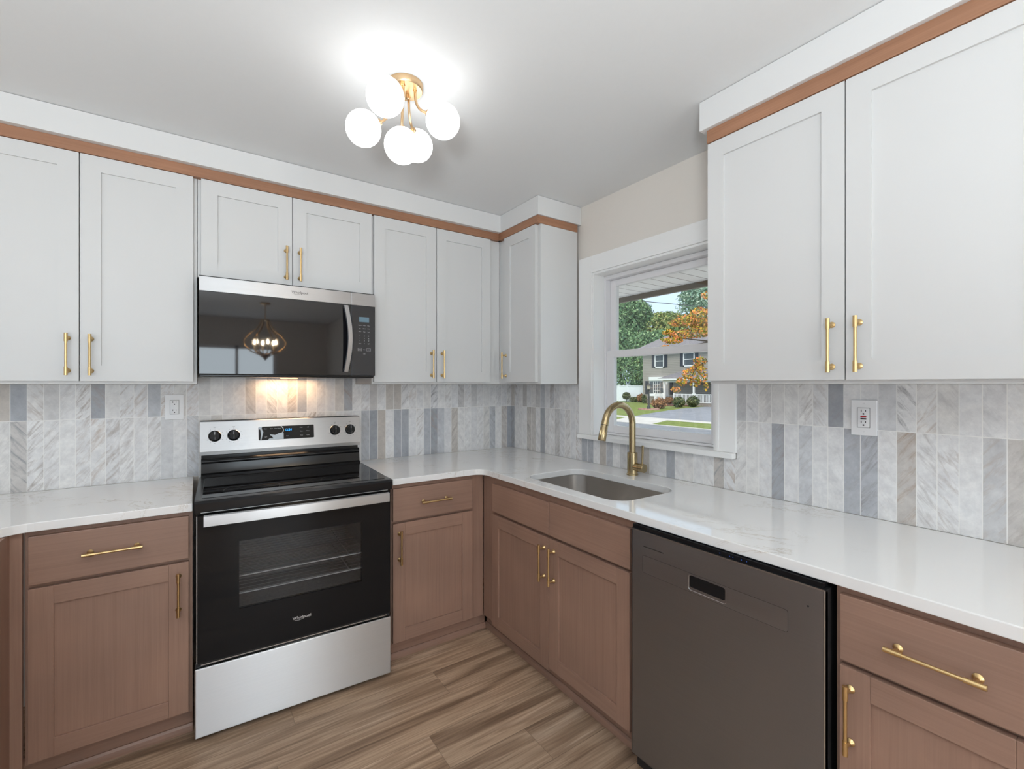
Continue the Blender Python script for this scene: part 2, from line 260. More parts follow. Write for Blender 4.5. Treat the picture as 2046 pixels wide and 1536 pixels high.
# ------------------------------------------------------------------ mesh helpers
class MB:
    def __init__(s): s.v = []; s.f = []; s.m = []; s.mats = []; s.sm = []
    def mi(s, m):
        if m not in s.mats: s.mats.append(m)
        return s.mats.index(m)
    def add(s, vs, fs, m, smooth=False, T=None):
        b = len(s.v); k = s.mi(m)
        s.v += [tuple(T @ Vector(v)) if T is not None else tuple(v) for v in vs]
        for f in fs: s.f.append(tuple(b + i for i in f)); s.m.append(k); s.sm.append(smooth)
        return s
    def box(s, x0, x1, y0, y1, z0, z1, m, b=0.0, T=None):
        x0, x1 = min(x0, x1), max(x0, x1); y0, y1 = min(y0, y1), max(y0, y1); z0, z1 = min(z0, z1), max(z0, z1)
        if b <= 0:
            vs = [(x, y, z) for z in (z0, z1) for y in (y0, y1) for x in (x0, x1)]
            fs = [(0, 2, 3, 1), (4, 5, 7, 6), (0, 1, 5, 4), (2, 6, 7, 3), (0, 4, 6, 2), (1, 3, 7, 5)]
            return s.add(vs, fs, m, T=T)
        b = min(b, 0.49 * min(x1 - x0, y1 - y0, z1 - z0))
        bm = bmesh.new(); bmesh.ops.create_cube(bm, size=1)
        for v in bm.verts: v.co = ((x0 + x1) / 2 + v.co.x * (x1 - x0), (y0 + y1) / 2 + v.co.y * (y1 - y0), (z0 + z1) / 2 + v.co.z * (z1 - z0))
        bmesh.ops.bevel(bm, geom=bm.edges[:], offset=b, segments=2, affect='EDGES', profile=0.6)
        return s.bm(bm, m, False, T)
    def bm(s, bm, m, smooth=False, T=None):
        bm.verts.index_update(); s.add([v.co.copy() for v in bm.verts], [[v.index for v in f.verts] for f in bm.faces], m, smooth, T); bm.free(); return s
    def tube(s, pts, r, m, seg=12, cap=True, T=None):
        pts = [Vector(p) for p in pts]; rs = r if isinstance(r, (list, tuple)) else [r] * len(pts)
        vs = []; fs = []; up = None
        for i, p in enumerate(pts):
            d = (pts[min(i + 1, len(pts) - 1)] - pts[max(i - 1, 0)]).normalized()
            if up is None: up = d.orthogonal().normalized()
            up = (up - d * up.dot(d)).normalized(); w = d.cross(up)
            for k in range(seg):
                a = 2 * PI * k / seg; vs.append(p + (up * math.cos(a) + w * math.sin(a)) * rs[i])
        for i in range(len(pts) - 1):
            for k in range(seg):
                k2 = (k + 1) % seg; fs.append((i * seg + k, i * seg + k2, (i + 1) * seg + k2, (i + 1) * seg + k))
        s.add(vs, fs, m, True, T)
        if cap:
            s.add(vs[:seg], [tuple(range(seg))[::-1]], m, False, T); s.add(vs[-seg:], [tuple(range(seg))], m, False, T)
        return s
    def lathe(s, prof, m, origin=(0, 0, 0), axis='z', seg=32, T=None, smooth=True):
        # prof: (radius, height) along the axis
        R = {'z': Matrix.Identity(4), 'y': Matrix.Rotation(-PI / 2, 4, 'X'), 'x': Matrix.Rotation(PI / 2, 4, 'Y'), '-y': Matrix.Rotation(PI / 2, 4, 'X'), '-x': Matrix.Rotation(-PI / 2, 4, 'Y')}[axis]
        X = Matrix.Translation(origin) @ R
        if T is not None: X = T @ X
        vs = []; fs = []
        for r, h in prof:
            for k in range(seg):
                a = 2 * PI * k / seg; vs.append((r * math.cos(a), r * math.sin(a), h))
        for i in range(len(prof) - 1):
            for k in range(seg):
                k2 = (k + 1) % seg; fs.append((i * seg + k, i * seg + k2, (i + 1) * seg + k2, (i + 1) * seg + k))
        return s.add(vs, fs, m, smooth, X)
    def sphere(s, c, r, m, seg=28, rings=16, sc=(1, 1, 1)):
        prof = [(r * math.sin(PI * i / rings), -r * math.cos(PI * i / rings)) for i in range(rings + 1)]
        return s.lathe(prof, m, seg=seg, T=Matrix.Translation(c) @ Matrix.Diagonal((*sc, 1)))
    def prism(s, prof, x0, x1, m, smooth=False, axis='x', T=None):
        # closed profile: (y, z) swept along x, or (x, z) swept along y
        n = len(prof); f = (lambda a, p: (a, p[0], p[1])) if axis == 'x' else (lambda a, p: (p[0], a, p[1]))
        vs = [f(x0, p) for p in prof] + [f(x1, p) for p in prof]
        fs = [tuple(range(n))[::-1], tuple(range(n, 2 * n))] + [(i, (i + 1) % n, n + (i + 1) % n, n + i) for i in range(n)]
        return s.add(vs, fs, m, smooth, T)
    def slab(s, outer, holes, z0, z1, m):
        bm = bmesh.new(); es = []; loops = []
        for lp in [outer] + holes:
            vs = [bm.verts.new((x, y, z1)) for x, y in lp]; loops.append(vs)
            es += [bm.edges.new((vs[i], vs[(i + 1) % len(vs)])) for i in range(len(vs))]
        bmesh.ops.triangle_fill(bm, edges=es, use_beauty=True, use_dissolve=False)
        for f in bm.faces:
            f.normal_update()
            if f.normal.z < 0: f.normal_flip()
        top = bm.faces[:]; low = {v: bm.verts.new((v.co.x, v.co.y, z0)) for lp in loops for v in lp}
        for f in top: bm.faces.new([low[v] for v in reversed(f.verts)])
        for lp in loops:
            for i in range(len(lp)):
                a, b = lp[i], lp[(i + 1) % len(lp)]; bm.faces.new((a, b, low[b], low[a]))
        bmesh.ops.recalc_face_normals(bm, faces=bm.faces[:])
        return s.bm(bm, m)
    def build(s, name, parent=None, angle=35, loc=None):
        me = bpy.data.meshes.new(name); me.from_pydata(s.v, [], s.f); me.update()
        for m in s.mats: me.materials.append(m)
        me.polygons.foreach_set('material_index', s.m); me.polygons.foreach_set('use_smooth', s.sm)
        if any(s.sm): me.set_sharp_from_angle(angle=math.radians(angle))
        o = bpy.data.objects.new(name, me); C.objects.link(o)
        if parent is not None: o.parent = parent
        if loc is not None: o.location = loc
        return o
def tag(o, label=None, cat=None, group=None, kind=None):
    if label: o['label'] = label
    if cat: o['category'] = cat
    if group: o['group'] = group
    if kind: o['kind'] = kind
    return o
def thing(name, label, cat, loc=(0, 0, 0), rz=0.0, group=None, kind=None):
    o = bpy.data.objects.new(name, None); C.objects.link(o); o.location = loc; o.rotation_euler = (0, 0, rz); o.empty_display_size = 0.1
    return tag(o, label, cat, group, kind)
def copy_tree(o, parent=None, deep=2):
    c = o.copy(); C.objects.link(c)
    if parent is not None: c.parent = parent
    if deep:
        for ch in list(o.children): copy_tree(ch, c, deep - 1)
    return c
def text_into(mb, txt, size, m, T, extrude=0.0003, align='CENTER', shear=0.0):
    cu = bpy.data.curves.new('lettering', 'FONT'); cu.body = txt; cu.size = size; cu.extrude = extrude; cu.align_x = align; cu.align_y = 'CENTER'; cu.shear = shear; cu.resolution_u = 3
    o = bpy.data.objects.new('lettering', cu); C.objects.link(o); bpy.context.view_layer.update()
    me = bpy.data.meshes.new_from_object(o.evaluated_get(bpy.context.evaluated_depsgraph_get()))
    mb.add([v.co.copy() for v in me.vertices], [tuple(p.vertices) for p in me.polygons], m, False, T)
    bpy.data.objects.remove(o); bpy.data.curves.remove(cu); bpy.data.meshes.remove(me)
# text plane that faces -y: text x -> +x, text y -> +z
FACE = Matrix.Rotation(PI / 2, 4, 'X')
def at(x, y, z): return Matrix.Translation((x, y, z)) @ FACE
def rrect(x0, x1, y0, y1, r, seg=8):
    pts = []
    for cx, cy, a0 in ((x1 - r, y1 - r, 0), (x0 + r, y1 - r, PI / 2), (x0 + r, y0 + r, PI), (x1 - r, y0 + r, 3 * PI / 2)):
        for k in range(seg + 1):
            a = a0 + PI / 2 * k / seg; pts.append((cx + r * math.cos(a), cy + r * math.sin(a)))
    return pts
def facing_plate(mb, x0, x1, z0, z1, y0, y1, r, m, seg=5):
    # rounded rectangle plate that faces -y, from y1 (back) to y0 (front)
    p = rrect(x0, x1, z0, z1, r, seg); n = len(p)
    vs = [(a, y0, b) for a, b in p] + [(a, y1, b) for a, b in p]
    fs = [tuple(range(n)), tuple(range(n, 2 * n))[::-1]] + [(i, n + i, n + (i + 1) % n, (i + 1) % n) for i in range(n)]
    return mb.add(vs, fs, m)

# ------------------------------------------------------------------ room shell
XL, YR, H = -5.2, -6.6, 2.44
tag(MB().box(XL, 0, YR, 0, -0.06, 0, M['floor']).build('floor'), 'brown wood plank vinyl floor with pale and dark streaks', 'floor', kind='structure')
tag(MB().box(XL - .1, .14, YR - .1, .14, H, H + .1, M['ceil']).build('ceiling'), 'plain white painted ceiling around the globe light', 'ceiling', kind='structure')
tag(MB().box(XL - .12, .14, 0, .12, -0.06, H, M['wall']).build('wall_back'), 'painted wall behind the range and its cabinets', 'wall', kind='structure')
WY0, WY1, WZ0, WZ1 = -1.624, -0.852, 1.065, 2.02
w = MB()
w.box(0, .14, YR, WY0, -.06, H, M['wall']).box(0, .14, WY1, 0, -.06, H, M['wall']).box(0, .14, WY0, WY1, -.06, WZ0, M['wall']).box(0, .14, WY0, WY1, WZ1, H, M['wall'])
tag(w.build('wall_right'), 'beige painted wall above and around the window', 'wall', kind='structure')
w = MB(); w.box(XL - .12, XL, YR, -4.6, -.06, H, M['wall']).box(XL - .12, XL, -2.0, 0, -.06, H, M['wall']).box(XL - .12, XL, -4.6, -2.0, 2.3, H, M['wall']).box(XL - .12, XL, -4.6, -2.0, -.06, .2, M['wall'])
tag(w.build('wall_left'), 'painted wall of the dining side, out of view', 'wall', kind='structure')
RX0, RX1 = -1.95, -0.80
w = MB()
w.box(-2.6, RX0, YR - .12, YR, -.06, H, M['wall']).box(RX1, .14, YR - .12, YR, -.06, H, M['wall']).box(RX0, RX1, YR - .12, YR, -.06, .3, M['wall']).box(RX0, RX1, YR - .12, YR, 2.0, H, M['wall'])
w.box(XL, -4.9, YR - .12, YR, -.06, H, M['wall']).box(-4.9, -2.6, YR - .12, YR, 2.25, H, M['wall'])
tag(w.build('wall_rear'), 'painted wall behind the camera, seen only in reflections', 'wall', kind='structure')
r2 = thing('window_2', 'dining window behind the camera, seen only in reflections', 'window', (RX0, YR, .3), kind='structure')
w = MB(); ww = RX1 - RX0
for a, b, c, d in ((0, .05, 0, 1.7), (ww - .05, ww, 0, 1.7), (0, ww, 0, .05), (0, ww, 1.65, 1.7), (ww / 2 - .02, ww / 2 + .02, 0, 1.7)): w.box(a, b, -.08, -.02, c, d, M['vinyl'])
w.build('window_frame', r2)

# ------------------------------------------------------------------ soffits and wood strips
SF, SR = -0.356, -0.345
w = MB(); w.box(-3.1, -.002, SF, -.002, 2.333, H - .002, M['soffit']).box(-.333, -.002, -.742, SF, 2.333, H - .002, M['soffit'])
tag(w.build('trim_1'), 'white boxed soffit above the range wall cabinets', 'soffit', kind='structure')
tag(MB().box(-.347, -.002, -2.80, -1.756, 2.329, H - .002, M['soffit'], .002).build('trim_2'), 'white boxed soffit above the cabinet beside the window', 'soffit', kind='structure')
w = MB(); w.box(-3.1, -.325, -.329, -.30, 2.288, 2.3325, M['strip']).box(-.328, -.30, -.722, -.329, 2.288, 2.3325, M['stripy']).box(-.328, -.024, -.732, -.722, 2.288, 2.3325, M['strip'])
w.box(-.30, -.02, -.720, -.30, 2.288, 2.3325, M['stripy'])
tag(w.build('wood_strip'), 'warm brown wood strip under the long soffit, turning the inner corner', 'trim')
w = MB(); w.box(-.330, -.30, -2.78, -1.777, 2.280, 2.3285, M['stripy']).box(-.30, -.004, -1.80, -1.777, 2.280, 2.3285, M['strip'])
tag(w.build('wood_strip'), 'warm brown wood strip above the tall cabinet beside the window', 'trim')

# ------------------------------------------------------------------ backsplash
w = MB(); w.box(-3.1, -.0105, -.010, -.0005, .9145, 1.372, M['tilex']).box(-1.913, -1.137, -.010, -.0005, 1.372, 1.404, M['tilex']).box(-1.927, -1.139, -.010, -.0005, .60, .9145, M['tilex'])
tag(w.build('tile_backsplash'), 'grey and beige marble strip tiles behind the range and counter', 'backsplash')
w = MB(); w.box(-.010, -.0005, -.737, 0, .9145, 1.372, M['tiley']).box(-.010, -.0005, -1.713, -.737, .9145, 1.050, M['tiley']).box(-.010, -.0005, -2.80, -1.713, .9145, 1.372, M['tiley'])
tag(w.build('tile_backsplash'), 'pale marble strip tiles under the window and around the red-button outlet', 'backsplash')

# ------------------------------------------------------------------ cabinets
def shaker(mb, x0, x1, z0, z1, mv, mh, yf=-.021, yb=-.001, st=.062, rec=.008):
    b = 0 if mv is mh else .0015; ix0, ix1, iz0, iz1 = x0 + st, x1 - st, z0 + st, z1 - st
    mb.box(x0, ix0, yf, yb, z0, z1, mv, b).box(ix1, x1, yf, yb, z0, z1, mv, b)
    mb.box(ix0, ix1, yf, yb, iz1, z1, mh, b).box(ix0, ix1, yf, yb, z0, iz0, mh, b)
    mb.box(ix0, ix1, yf + rec, yb, iz0, iz1, mv)
def pull(parent, x, z, horiz=False, L=.163, yf=-.021):
    w = MB(); y = yf - .031; e = L / 2; g = .033; c = M['brass']
    d = (lambda t, yy: (x + t, yy, z)) if horiz else (lambda t, yy: (x, yy, z + t))
    w.tube([d(-e + .003, y), d(e - .003, y)], .0042, c, 12)
    for s in (-1, 1):
        w.tube([d(s * e, y), d(s * (e - g), y)], .0058, c, 16)
        p = s * (e - .018)
        w.tube([d(p, y), d(p, yf + .002)], .0042, c, 10)
        q = d(p, 0)
        w.lathe([(0, 0), (.0095, 0), (.0095, .002), (.006, .0055), (.004, .009)], c, origin=(q[0], yf, q[2]), axis='-y', seg=16)
    return w.build('handle', parent)
def door(root, x0, x1, z0, z1, mv, mh, hx=None, hz=None, st=.062):
    w = MB(); shaker(w, x0, x1, z0, z1, mv, mh, st=st); o = w.build('door', root)
    if hx is not None: pull(o, hx, hz)
    return o
def upper(label, loc, rz, w_, h, doors, depth=.300, extra=None, group='white shaker wall cabinets', zoff=.012):
    r = thing('wall_cabinet', label, 'cabinet', loc, rz, group)
    c = MB(); c.box(0, w_, 0, depth, 0, h, M['white'], .0012); c.build('carcass', r)
    for x0, x1, hx in doors: door(r, x0, x1, zoff, h - .0012, M['white'], M['white'], hx, .022 + .0815 + zoff)
    return r
Z0 = 1.373; FY = -.305
upper('white double-door wall cabinet over the counter beside the plain outlet', (-2.684, FY, Z0), 0, .769, .914, [(.006, .384, .352), (.388, .755, .420)])
upper('short white double-door cabinet above the microwave', (-1.9135, FY, 1.850), 0, .7775, .437, [(.013, .382, .355), (.386, .773, .416)], zoff=.003)
upper('white double-door wall cabinet between microwave and inner corner', (-1.1345, FY, Z0), 0, .8285, .914, [(.007, .373, .342), (.377, .746, .410)])
upper('narrow white corner wall cabinet with one door, beside the window', (-.305, -.3055, Z0), -PI / 2, .4265, .914, [(.0815, .4005, .1025)], depth=.278)
upper('large white double-door wall cabinet over the counter, covering the window edge', (-.305, -1.776, Z0), -PI / 2, .91, .906, [(.002, .446, .413), (.450, .894, .483)])

def base(label, loc, rz, w_, doors, drawers, faces=(), depth=.595, lo=.10, hi=.883, toe=.05, toe_x=None):
    r = thing('base_cabinet', label, 'cabinet', loc, rz, 'brown wood base cabinets')
    c = MB(); c.box(0, w_, 0, .02, lo, hi, M['woodv'], .001)
    c.box(0, .018, .02, depth, lo, hi, M['woodv']).box(w_ - .018, w_, .02, depth, lo, hi, M['woodv']).box(.018, w_ - .018, .02, depth, lo, lo + .018, M['woodv']).box(.018, w_ - .018, depth - .01, depth, lo, hi, M['woodv'])
    c.build('carcass', r)
    t = MB(); a, b = toe_x or (0, w_)
    t.box(a, b, toe, toe + .015, .0, lo, M['woodh'])
    t.prism([(toe, 0), (toe, .030), (toe - .005, .0295), (toe - .011, .022), (toe - .013, .010), (toe - .013, 0)], a, b, M['woodh'])
    t.build('toe_kick', r)
    for x0, x1, z0, z1, hx in doors: door(r, x0, x1, z0, z1, M['woodv'], M['woodh'], hx, z1 - .031 - .0815)
    for x0, x1, z0, z1, has in drawers:
        d = MB(); d.box(x0, x1, -.021, -.001, z0, z1, M['woodh'], .0025); o = d.build('drawer' if has else 'false_drawer_front', r)
        if has: pull(o, (x0 + x1) / 2, (z0 + z1) / 2, True)
    return r
BY = -.610
base('brown base cabinet with one drawer and door, between range and rounded counter corner', (-2.387, BY, 0), 0, .457, [(.010, .445, .115, .692, .413)], [(.010, .445, .704, .866, True)], toe_x=(-.06, .457))
base('brown base cabinet with one drawer and door, between range and inner corner', (-1.1395, BY, 0), 0, .5265, [(.006, .448, .113, .692, .038)], [(.006, .448, .704, .863, True)], toe_x=(0, .565))
base('wide brown sink base cabinet with two doors and two blank drawer fronts', (-.610, -.611, 0), -PI / 2, 1.066, [(.116, .590, .100, .688, .560), (.594, 1.052, .113, .689, .628)], [(.120, .590, .702, .848, False), (.594, 1.054, .702, .850, False)], toe_x=(-.050, 1.066))
base('brown base cabinet with one drawer and door, beside the dishwasher away from the sink', (-.610, -2.306, 0), -PI / 2, .381, [(.013, .367, .115, .692, .036)], [(.013, .367, .704, .863, True)])
r = thing('peninsula_cabinet', 'brown blind cabinet end under the rounded counter corner', 'cabinet', (-2.42, -.612, 0))
c = MB(); c.box(-.60, 0, -1.25, -.002, .10, .883, M['woodv'], .001).box(0, .029, -.012, .0, .10, .883, M['woodv']); c.build('carcass', r)
c = MB(); c.box(-.60, -.05, -1.25, -.002, 0, .10, M['woodh']); c.build('toe_kick', r)

# ------------------------------------------------------------------ counters, sink, faucet
def fillet(cx, cy, rad, a0, a1, seg=10): return [(cx + rad * math.cos(a0 + (a1 - a0) * k / seg), cy + rad * math.sin(a0 + (a1 - a0) * k / seg)) for k in range(seg + 1)]
def counter(outer, holes, label):
    w = MB(); e = .003
    w.slab(outer, holes, .884, .914, M['quartz']); o = w.build('countertop')
    bv = o.modifiers.new('edge', 'BEVEL'); bv.width = .0025; bv.segments = 2; bv.limit_method = 'ANGLE'; bv.angle_limit = math.radians(60)
    return tag(o, label, 'countertop')
counter([(-1.930, -.0115), (-3.06, -.0115), (-3.06, -1.9), (-2.46, -1.9)] + fillet(-2.36, -.74, .10, PI, PI / 2) + [(-1.930, -.64)], [], 'white quartz counter with rounded inside corner, beside the plain outlet')
SX0, SX1, SY0, SY1 = -.572, -.192, -1.562, -.930
counter([(-.0115, -.0115), (-1.1375, -.0115), (-1.1375, -.64), (-.70, -.64)] + fillet(-.70, -.70, .06, PI / 2, 0)[1:] + [(-.64, -2.80), (-.0115, -2.80)], [rrect(SX0, SX1, SY0, SY1, .085, 8)], 'long L-shaped white quartz counter holding the sink')
sk = thing('sink', 'undermount stainless steel single bowl sink under the window', 'sink', (0, 0, .66))
w = MB(); rings = []; g = .003
for off, z, rr in ((.02, .883, .105), (-g, .883, .088), (-g, .86, .088), (0.0, .72, .085), (.008, .69, .078), (.025, .672, .065), (.05, .667, .05)):
    k = off if rings else -.02
    rings.append([(a, b, z - .66) for a, b in rrect(SX0 + k, SX1 - k, SY0 + k, SY1 - k, rr, 8)])
n = len(rings[0]); vs = [p for rg in rings for p in rg]; fs = []
for i in range(len(rings) - 1):
    for k in range(n): fs.append((i * n + k, (i + 1) * n + k, (i + 1) * n + (k + 1) % n, i * n + (k + 1) % n))
fs.append(tuple((len(rings) - 1) * n + k for k in range(n)))
w.add(vs, fs, M['sink'], True); w.build('basin', sk, 50)
w = MB(); w.lathe([(0, .009), (.03, .009), (.042, .011), (.045, .0085)], M['steelg'], ((SX0 + SX1) / 2, (SY0 + SY1) / 2, 0), seg=28); w.build('drain', sk)

fx, fy = -.100, -1.220
fc = thing('faucet', 'tall brushed gold gooseneck faucet beside the sink', 'faucet', (fx, fy, .9145))
w = MB(); w.lathe([(0, 0), (.0290, 0), (.0290, .006), (.0255, .008), (.0255, .112), (.0240, .1135), (.0165, .1145), (0, .1145)], M['faucet']); w.build('base', fc)
w = MB(); R_ = .098; cz = .258; pts = [(0, 0, .112), (0, 0, .18)] + [(-R_ + R_ * math.cos(a), 0, cz + R_ * math.sin(a)) for a in [math.radians(165) * k / 26 for k in range(27)]]
w.tube(pts, .0164, M['faucet'], 20); w.build('spout', fc)
ex, ez = pts[-1][0], pts[-1][2]; dx, dz = -math.sin(math.radians(15)), -math.cos(math.radians(15))
w = MB(); P = lambda t: (ex + dx * t, 0, ez + dz * t)
w.tube([P(.0), P(.002), P(.0025), P(.04), P(.0415), P(.098), P(.10)], [.0166, .0166, .0174, .0180, .0187, .0195, .0183], M['faucet'], 22)
w.tube([P(.022), P(.024)], [.0186, .0186], M['gasket'], 22, False)
sp = w.build('spray_head', fc)
w = MB(); w.tube([(ex + dx * .05 - .0185, 0, ez + dz * .05 + .004), (ex + dx * .075 - .0190, 0, ez + dz * .075 + .004)], .004, M['faucet'], 10); w.build('spray_button', sp)
w = MB(); w.lathe([(.0205, .016), (.0205, .048), (.0192, .0488), (.0192, .0498), (.0218, .0506), (.0218, .0755), (.0205, .077), (0, .077)], M['faucet'], (0, 0, .042), '-y', 24)
w.tube([(0, -.062, .058), (0, -.066, .155)], [.0052, .0058], M['faucet'], 12); w.build('handle', fc)

# ------------------------------------------------------------------ window over the sink
wd = thing('window_1', 'white double-hung window over the sink looking onto the street', 'window', (0, WY1, WZ0), kind='structure')
yb, yt = WY0 - WY1, 0.0; ht = WZ1 - WZ0   # local: y from yb..0, z 0..ht
T_ = M['trimw']
w = MB(); w.box(-.020, -.0005, .0, .113, .012, ht + .100, T_, .002).box(-.020, -.0005, yb - .090, yb, .012, ht + .100, T_, .002).box(-.020, -.0005, yb, 0, ht, ht + .100, T_, .002)
w.box(-.026, -.020, .0, .014, .012, ht + .014, T_, .002).box(-.026, -.020, yb - .014, yb, .012, ht + .014, T_, .002).box(-.026, -.020, yb, 0, ht, ht + .014, T_, .002)
w.build('window_casing', wd)
w = MB(); w.box(-.0105, .075, yb + .0005, -.0005, .0005, .012, T_).box(-.046, -.0105, yb - .088, .102, -.0125, .012, T_, .004); w.build('window_stool', wd)
w = MB(); w.box(-.019, .139, -.012, -.0005, .013, ht - .0005, T_).box(-.019, .139, yb + .0005, yb + .012, .013, ht - .0005, T_).box(-.019, .139, yb + .012, -.012, ht - .012, ht - .0005, T_)
w.box(.076, .139, yb + .012, -.012, -.0005, .014, T_); w.build('window_jamb', wd)
V = M['vinyl']
def ring(mb, x0, x1, y0, y1, z0, z1, tl, tr, tb, tt, m, b=.002):
    mb.box(x0, x1, y1 - tl, y1, z0, z1, m, b).box(x0, x1, y0, y0 + tr, z0, z1, m, b).box(x0, x1, y0 + tr, y1 - tl, z0, z0 + tb, m, b).box(x0, x1, y0 + tr, y1 - tl, z1 - tt, z1, m, b)
w = MB(); ring(w, .066, .135, yb + .013, -.013, .014, ht - .013, .012, .012, .012, .022, V); w.build('window_frame', wd)
w = MB(); ring(w, .104, .130, yb + .026, -.026, .465, ht - .036, .044, .044, .036, .036, V); us = w.build('upper_sash', wd)
w = MB(); w.box(.115, .119, yb + .068, -.068, .498, ht - .070, M['glass']); w.build('glass_pane', us)
w = MB(); ring(w, .074, .100, yb + .026, -.026, .027, .503, .055, .055, .042, .038, V); ls = w.build('lower_sash', wd)
w = MB(); w.box(.085, .089, yb + .080, -.080, .066, .468, M['glass']); w.build('glass_pane', ls)

# ------------------------------------------------------------------ outlets
def outlet(label, loc, rz, gfci):
    r = thing('wall_outlet', label, 'outlet', loc, rz, 'wall outlets in the tile')
    w = MB(); w.box(-.038, .038, -.006, 0, -.0615, .0615, M['plate'], .003); w.build('cover_plate', r)
    w = MB(); w.box(-.0172, .0172, -.0085, -.0055, -.0335, .0335, M['plate'], .001); w.box(-.0182, .0182, -.0063, -.0058, -.0345, .0345, M['slot'])
    for s in (1, -1):
        c = .0195 * s
        w.box(-.0075, -.0052, -.0089, -.0084, c + .001, c + .0085, M['slot']).box(.0052, .0072, -.0089, -.0084, c + .0018, c + .0078, M['slot'])
        w.lathe([(0, 0), (.0028, 0), (.0028, .0005), (0, .0005)], M['slot'], (0, -.0084, c - .006), '-y', 12)
    rc = w.build('receptacle', r)
    if gfci:
        w = MB(); w.box(-.0085, .0085, -.0100, -.0080, .0012, .0065, M['red'], .0008); w.build('reset_button', rc)
        w = MB(); w.box(-.0085, .0085, -.0100, -.0080, -.0062, -.0012, M['ink'], .0008); w.build('test_button', rc)
    for s in (1, -1):
        w = MB(); w.lathe([(0, .0015), (.0028, .001), (.0028, 0)], M['plate'], (0, -.006, s * .0485), '-y', 12); w.build('screw', r)
outlet('plain white wall outlet in the tiles beside the range', (-2.005, -.0105, 1.261), 0, False)
outlet('white wall outlet with red and black buttons, in the pale tiles', (-.0105, -2.170, 1.256), -PI / 2, True)

# ------------------------------------------------------------------ microwave
mw = thing('microwave', 'stainless and black glass microwave mounted above the range', 'microwave', (-1.909, -.400, 1.405))
w = MB(); w.box(.001, .762, .012, .385, .008, .440, M['blackm'], .002); w.box(.0, .763, .028, .38, 0, .012, M['black'], .004); w.build('body', mw)
def band(mb, x0, x1, z0, z1, m, y0=0.0, y1=.012, b=.0015): mb.box(x0, x1, y0, y1, z0, z1, m, b)
w = MB(); band(w, 0, .6405, .372, .434, M['steel']); tp = w.build('top_strip', mw)
w = MB(); text_into(w, 'Whirlpool', .0175, M['ink'], at(.400, -.0006, .405)); w.tube([(.372, -.0006, .398), (.385, -.0006, .3945), (.402, -.0006, .3975)], .0005, M['ink'], 6); w.build('logo_lettering', tp)
w = MB(); band(w, .6415, .763, .372, .434, M['steel']); w.build('top_strip', mw)
w = MB(); band(w, 0, .6405, .012, .3715, M['mwglass']); dr = w.build('door', mw)
w = MB(); hp = [(.612 + .012 * math.sin(PI * t) , -.012 - .034 * math.sin(PI * t), .030 + .335 * t) for t in [k / 14 for k in range(15)]]
for i in range(14):
    a, b = hp[i], hp[i + 1]
    def ringp(p): return [(p[0] - .013, p[1] + .004, p[2]), (p[0] - .010, p[1] - .003, p[2]), (p[0] + .010, p[1] - .003, p[2]), (p[0] + .016, p[1] + .006, p[2])]
    A, B = ringp(a), ringp(b); w.add(A + B, [(0, 1, 5, 4), (1, 2, 6, 5), (2, 3, 7, 6), (3, 0, 4, 7)], M['steel'], True)
w.add(ringp(hp[0]), [(0, 1, 2, 3)], M['steel']); w.add(ringp(hp[-1]), [(3, 2, 1, 0)], M['steel'])
w.box(.602, .622, -.010, .002, .030, .045, M['steel']).box(.602, .622, -.010, .002, .350, .365, M['steel'])
w.build('handle', dr)
w = MB(); band(w, .6415, .763, .012, .3715, M['panelg']); cp = w.build('control_panel', mw)
w = MB(); w.box(.680, .731, -.0006, .002, .288, .3135, M['lcd']); w.build('display', cp)
keys = [(t_, .684 + .0225 * k, z, .0048) for z, ws in ((.270, ('Popcorn', 'Potato', 'Reheat')), (.254, ('Pizza', 'Defrost', 'Steam')), (.238, ('Soften', 'Keep', 'Cook'))) for k, t_ in enumerate(ws)]
keys += [(str(3 * i + k + 1), .684 + .0225 * k, .216 - .0125 * i, .0075) for i in range(3) for k in range(3)]
keys += [(t_, x, z, .0055) for t_, x, z in (('Timer', .684, .177), ('0', .7065, .177), ('Light', .729, .177), ('Cancel', .684, .146), ('Vent', .7065, .146), ('Start', .729, .146), ('Lock', .7065, .124))]
for t_, x, z, sz in keys:
    w = MB(); text_into(w, t_, sz, M['pale'], at(x, -.0005, z), .0001); w.build('key_lettering', cp)
for x in (.684, .729):
    w = MB()
    for dzz in (.0065, -.0065): w.box(x - .010, x + .010, -.0004, .001, .146 + dzz - .0003, .146 + dzz + .0003, M['pale'])
    for dxx in (-.010, .010): w.box(x + dxx - .0003, x + dxx + .0003, -.0004, .001, .1395, .1525, M['pale'])
    w.build('key_border', cp)
w = MB(); w.box(.36, .44, .300, .345, -.004, .002, M['mwlamp']); w.build('cooktop_lamp', mw)
lamp('cooktop_light', 'AREA', (-1.51, -.075, 1.398), 0.85, (1.0, 0.62, 0.34), target=(-1.51, -.055, .9), shape='RECTANGLE', size=.26, size_y=.05)

# ------------------------------------------------------------------ range
RT = math.radians(-2.0)
rg = thing('electric_range', 'freestanding stainless and black electric range between the wood cabinets', 'stove', (-1.924, -.672, 0), RT)
RW = .757
w = MB(); k_ = M['black']
w.box(.004, .099, .0205, .60, .030, .900, k_).box(.661, RW - .004, .0205, .60, .030, .900, k_).box(.099, .661, .0205, .60, .030, .419, k_).box(.099, .661, .0205, .60, .801, .900, k_).box(.099, .661, .481, .60, .419, .801, k_)
w.build('body', rg)
for x in (.06, RW - .06):
    for y in (.06, .56):
        w = MB(); w.lathe([(0, 0), (.018, 0), (.018, .006), (.010, .008), (.010, .031), (0, .031)], M['blackm'], (x, y, 0), seg=14); w.build('foot', rg)
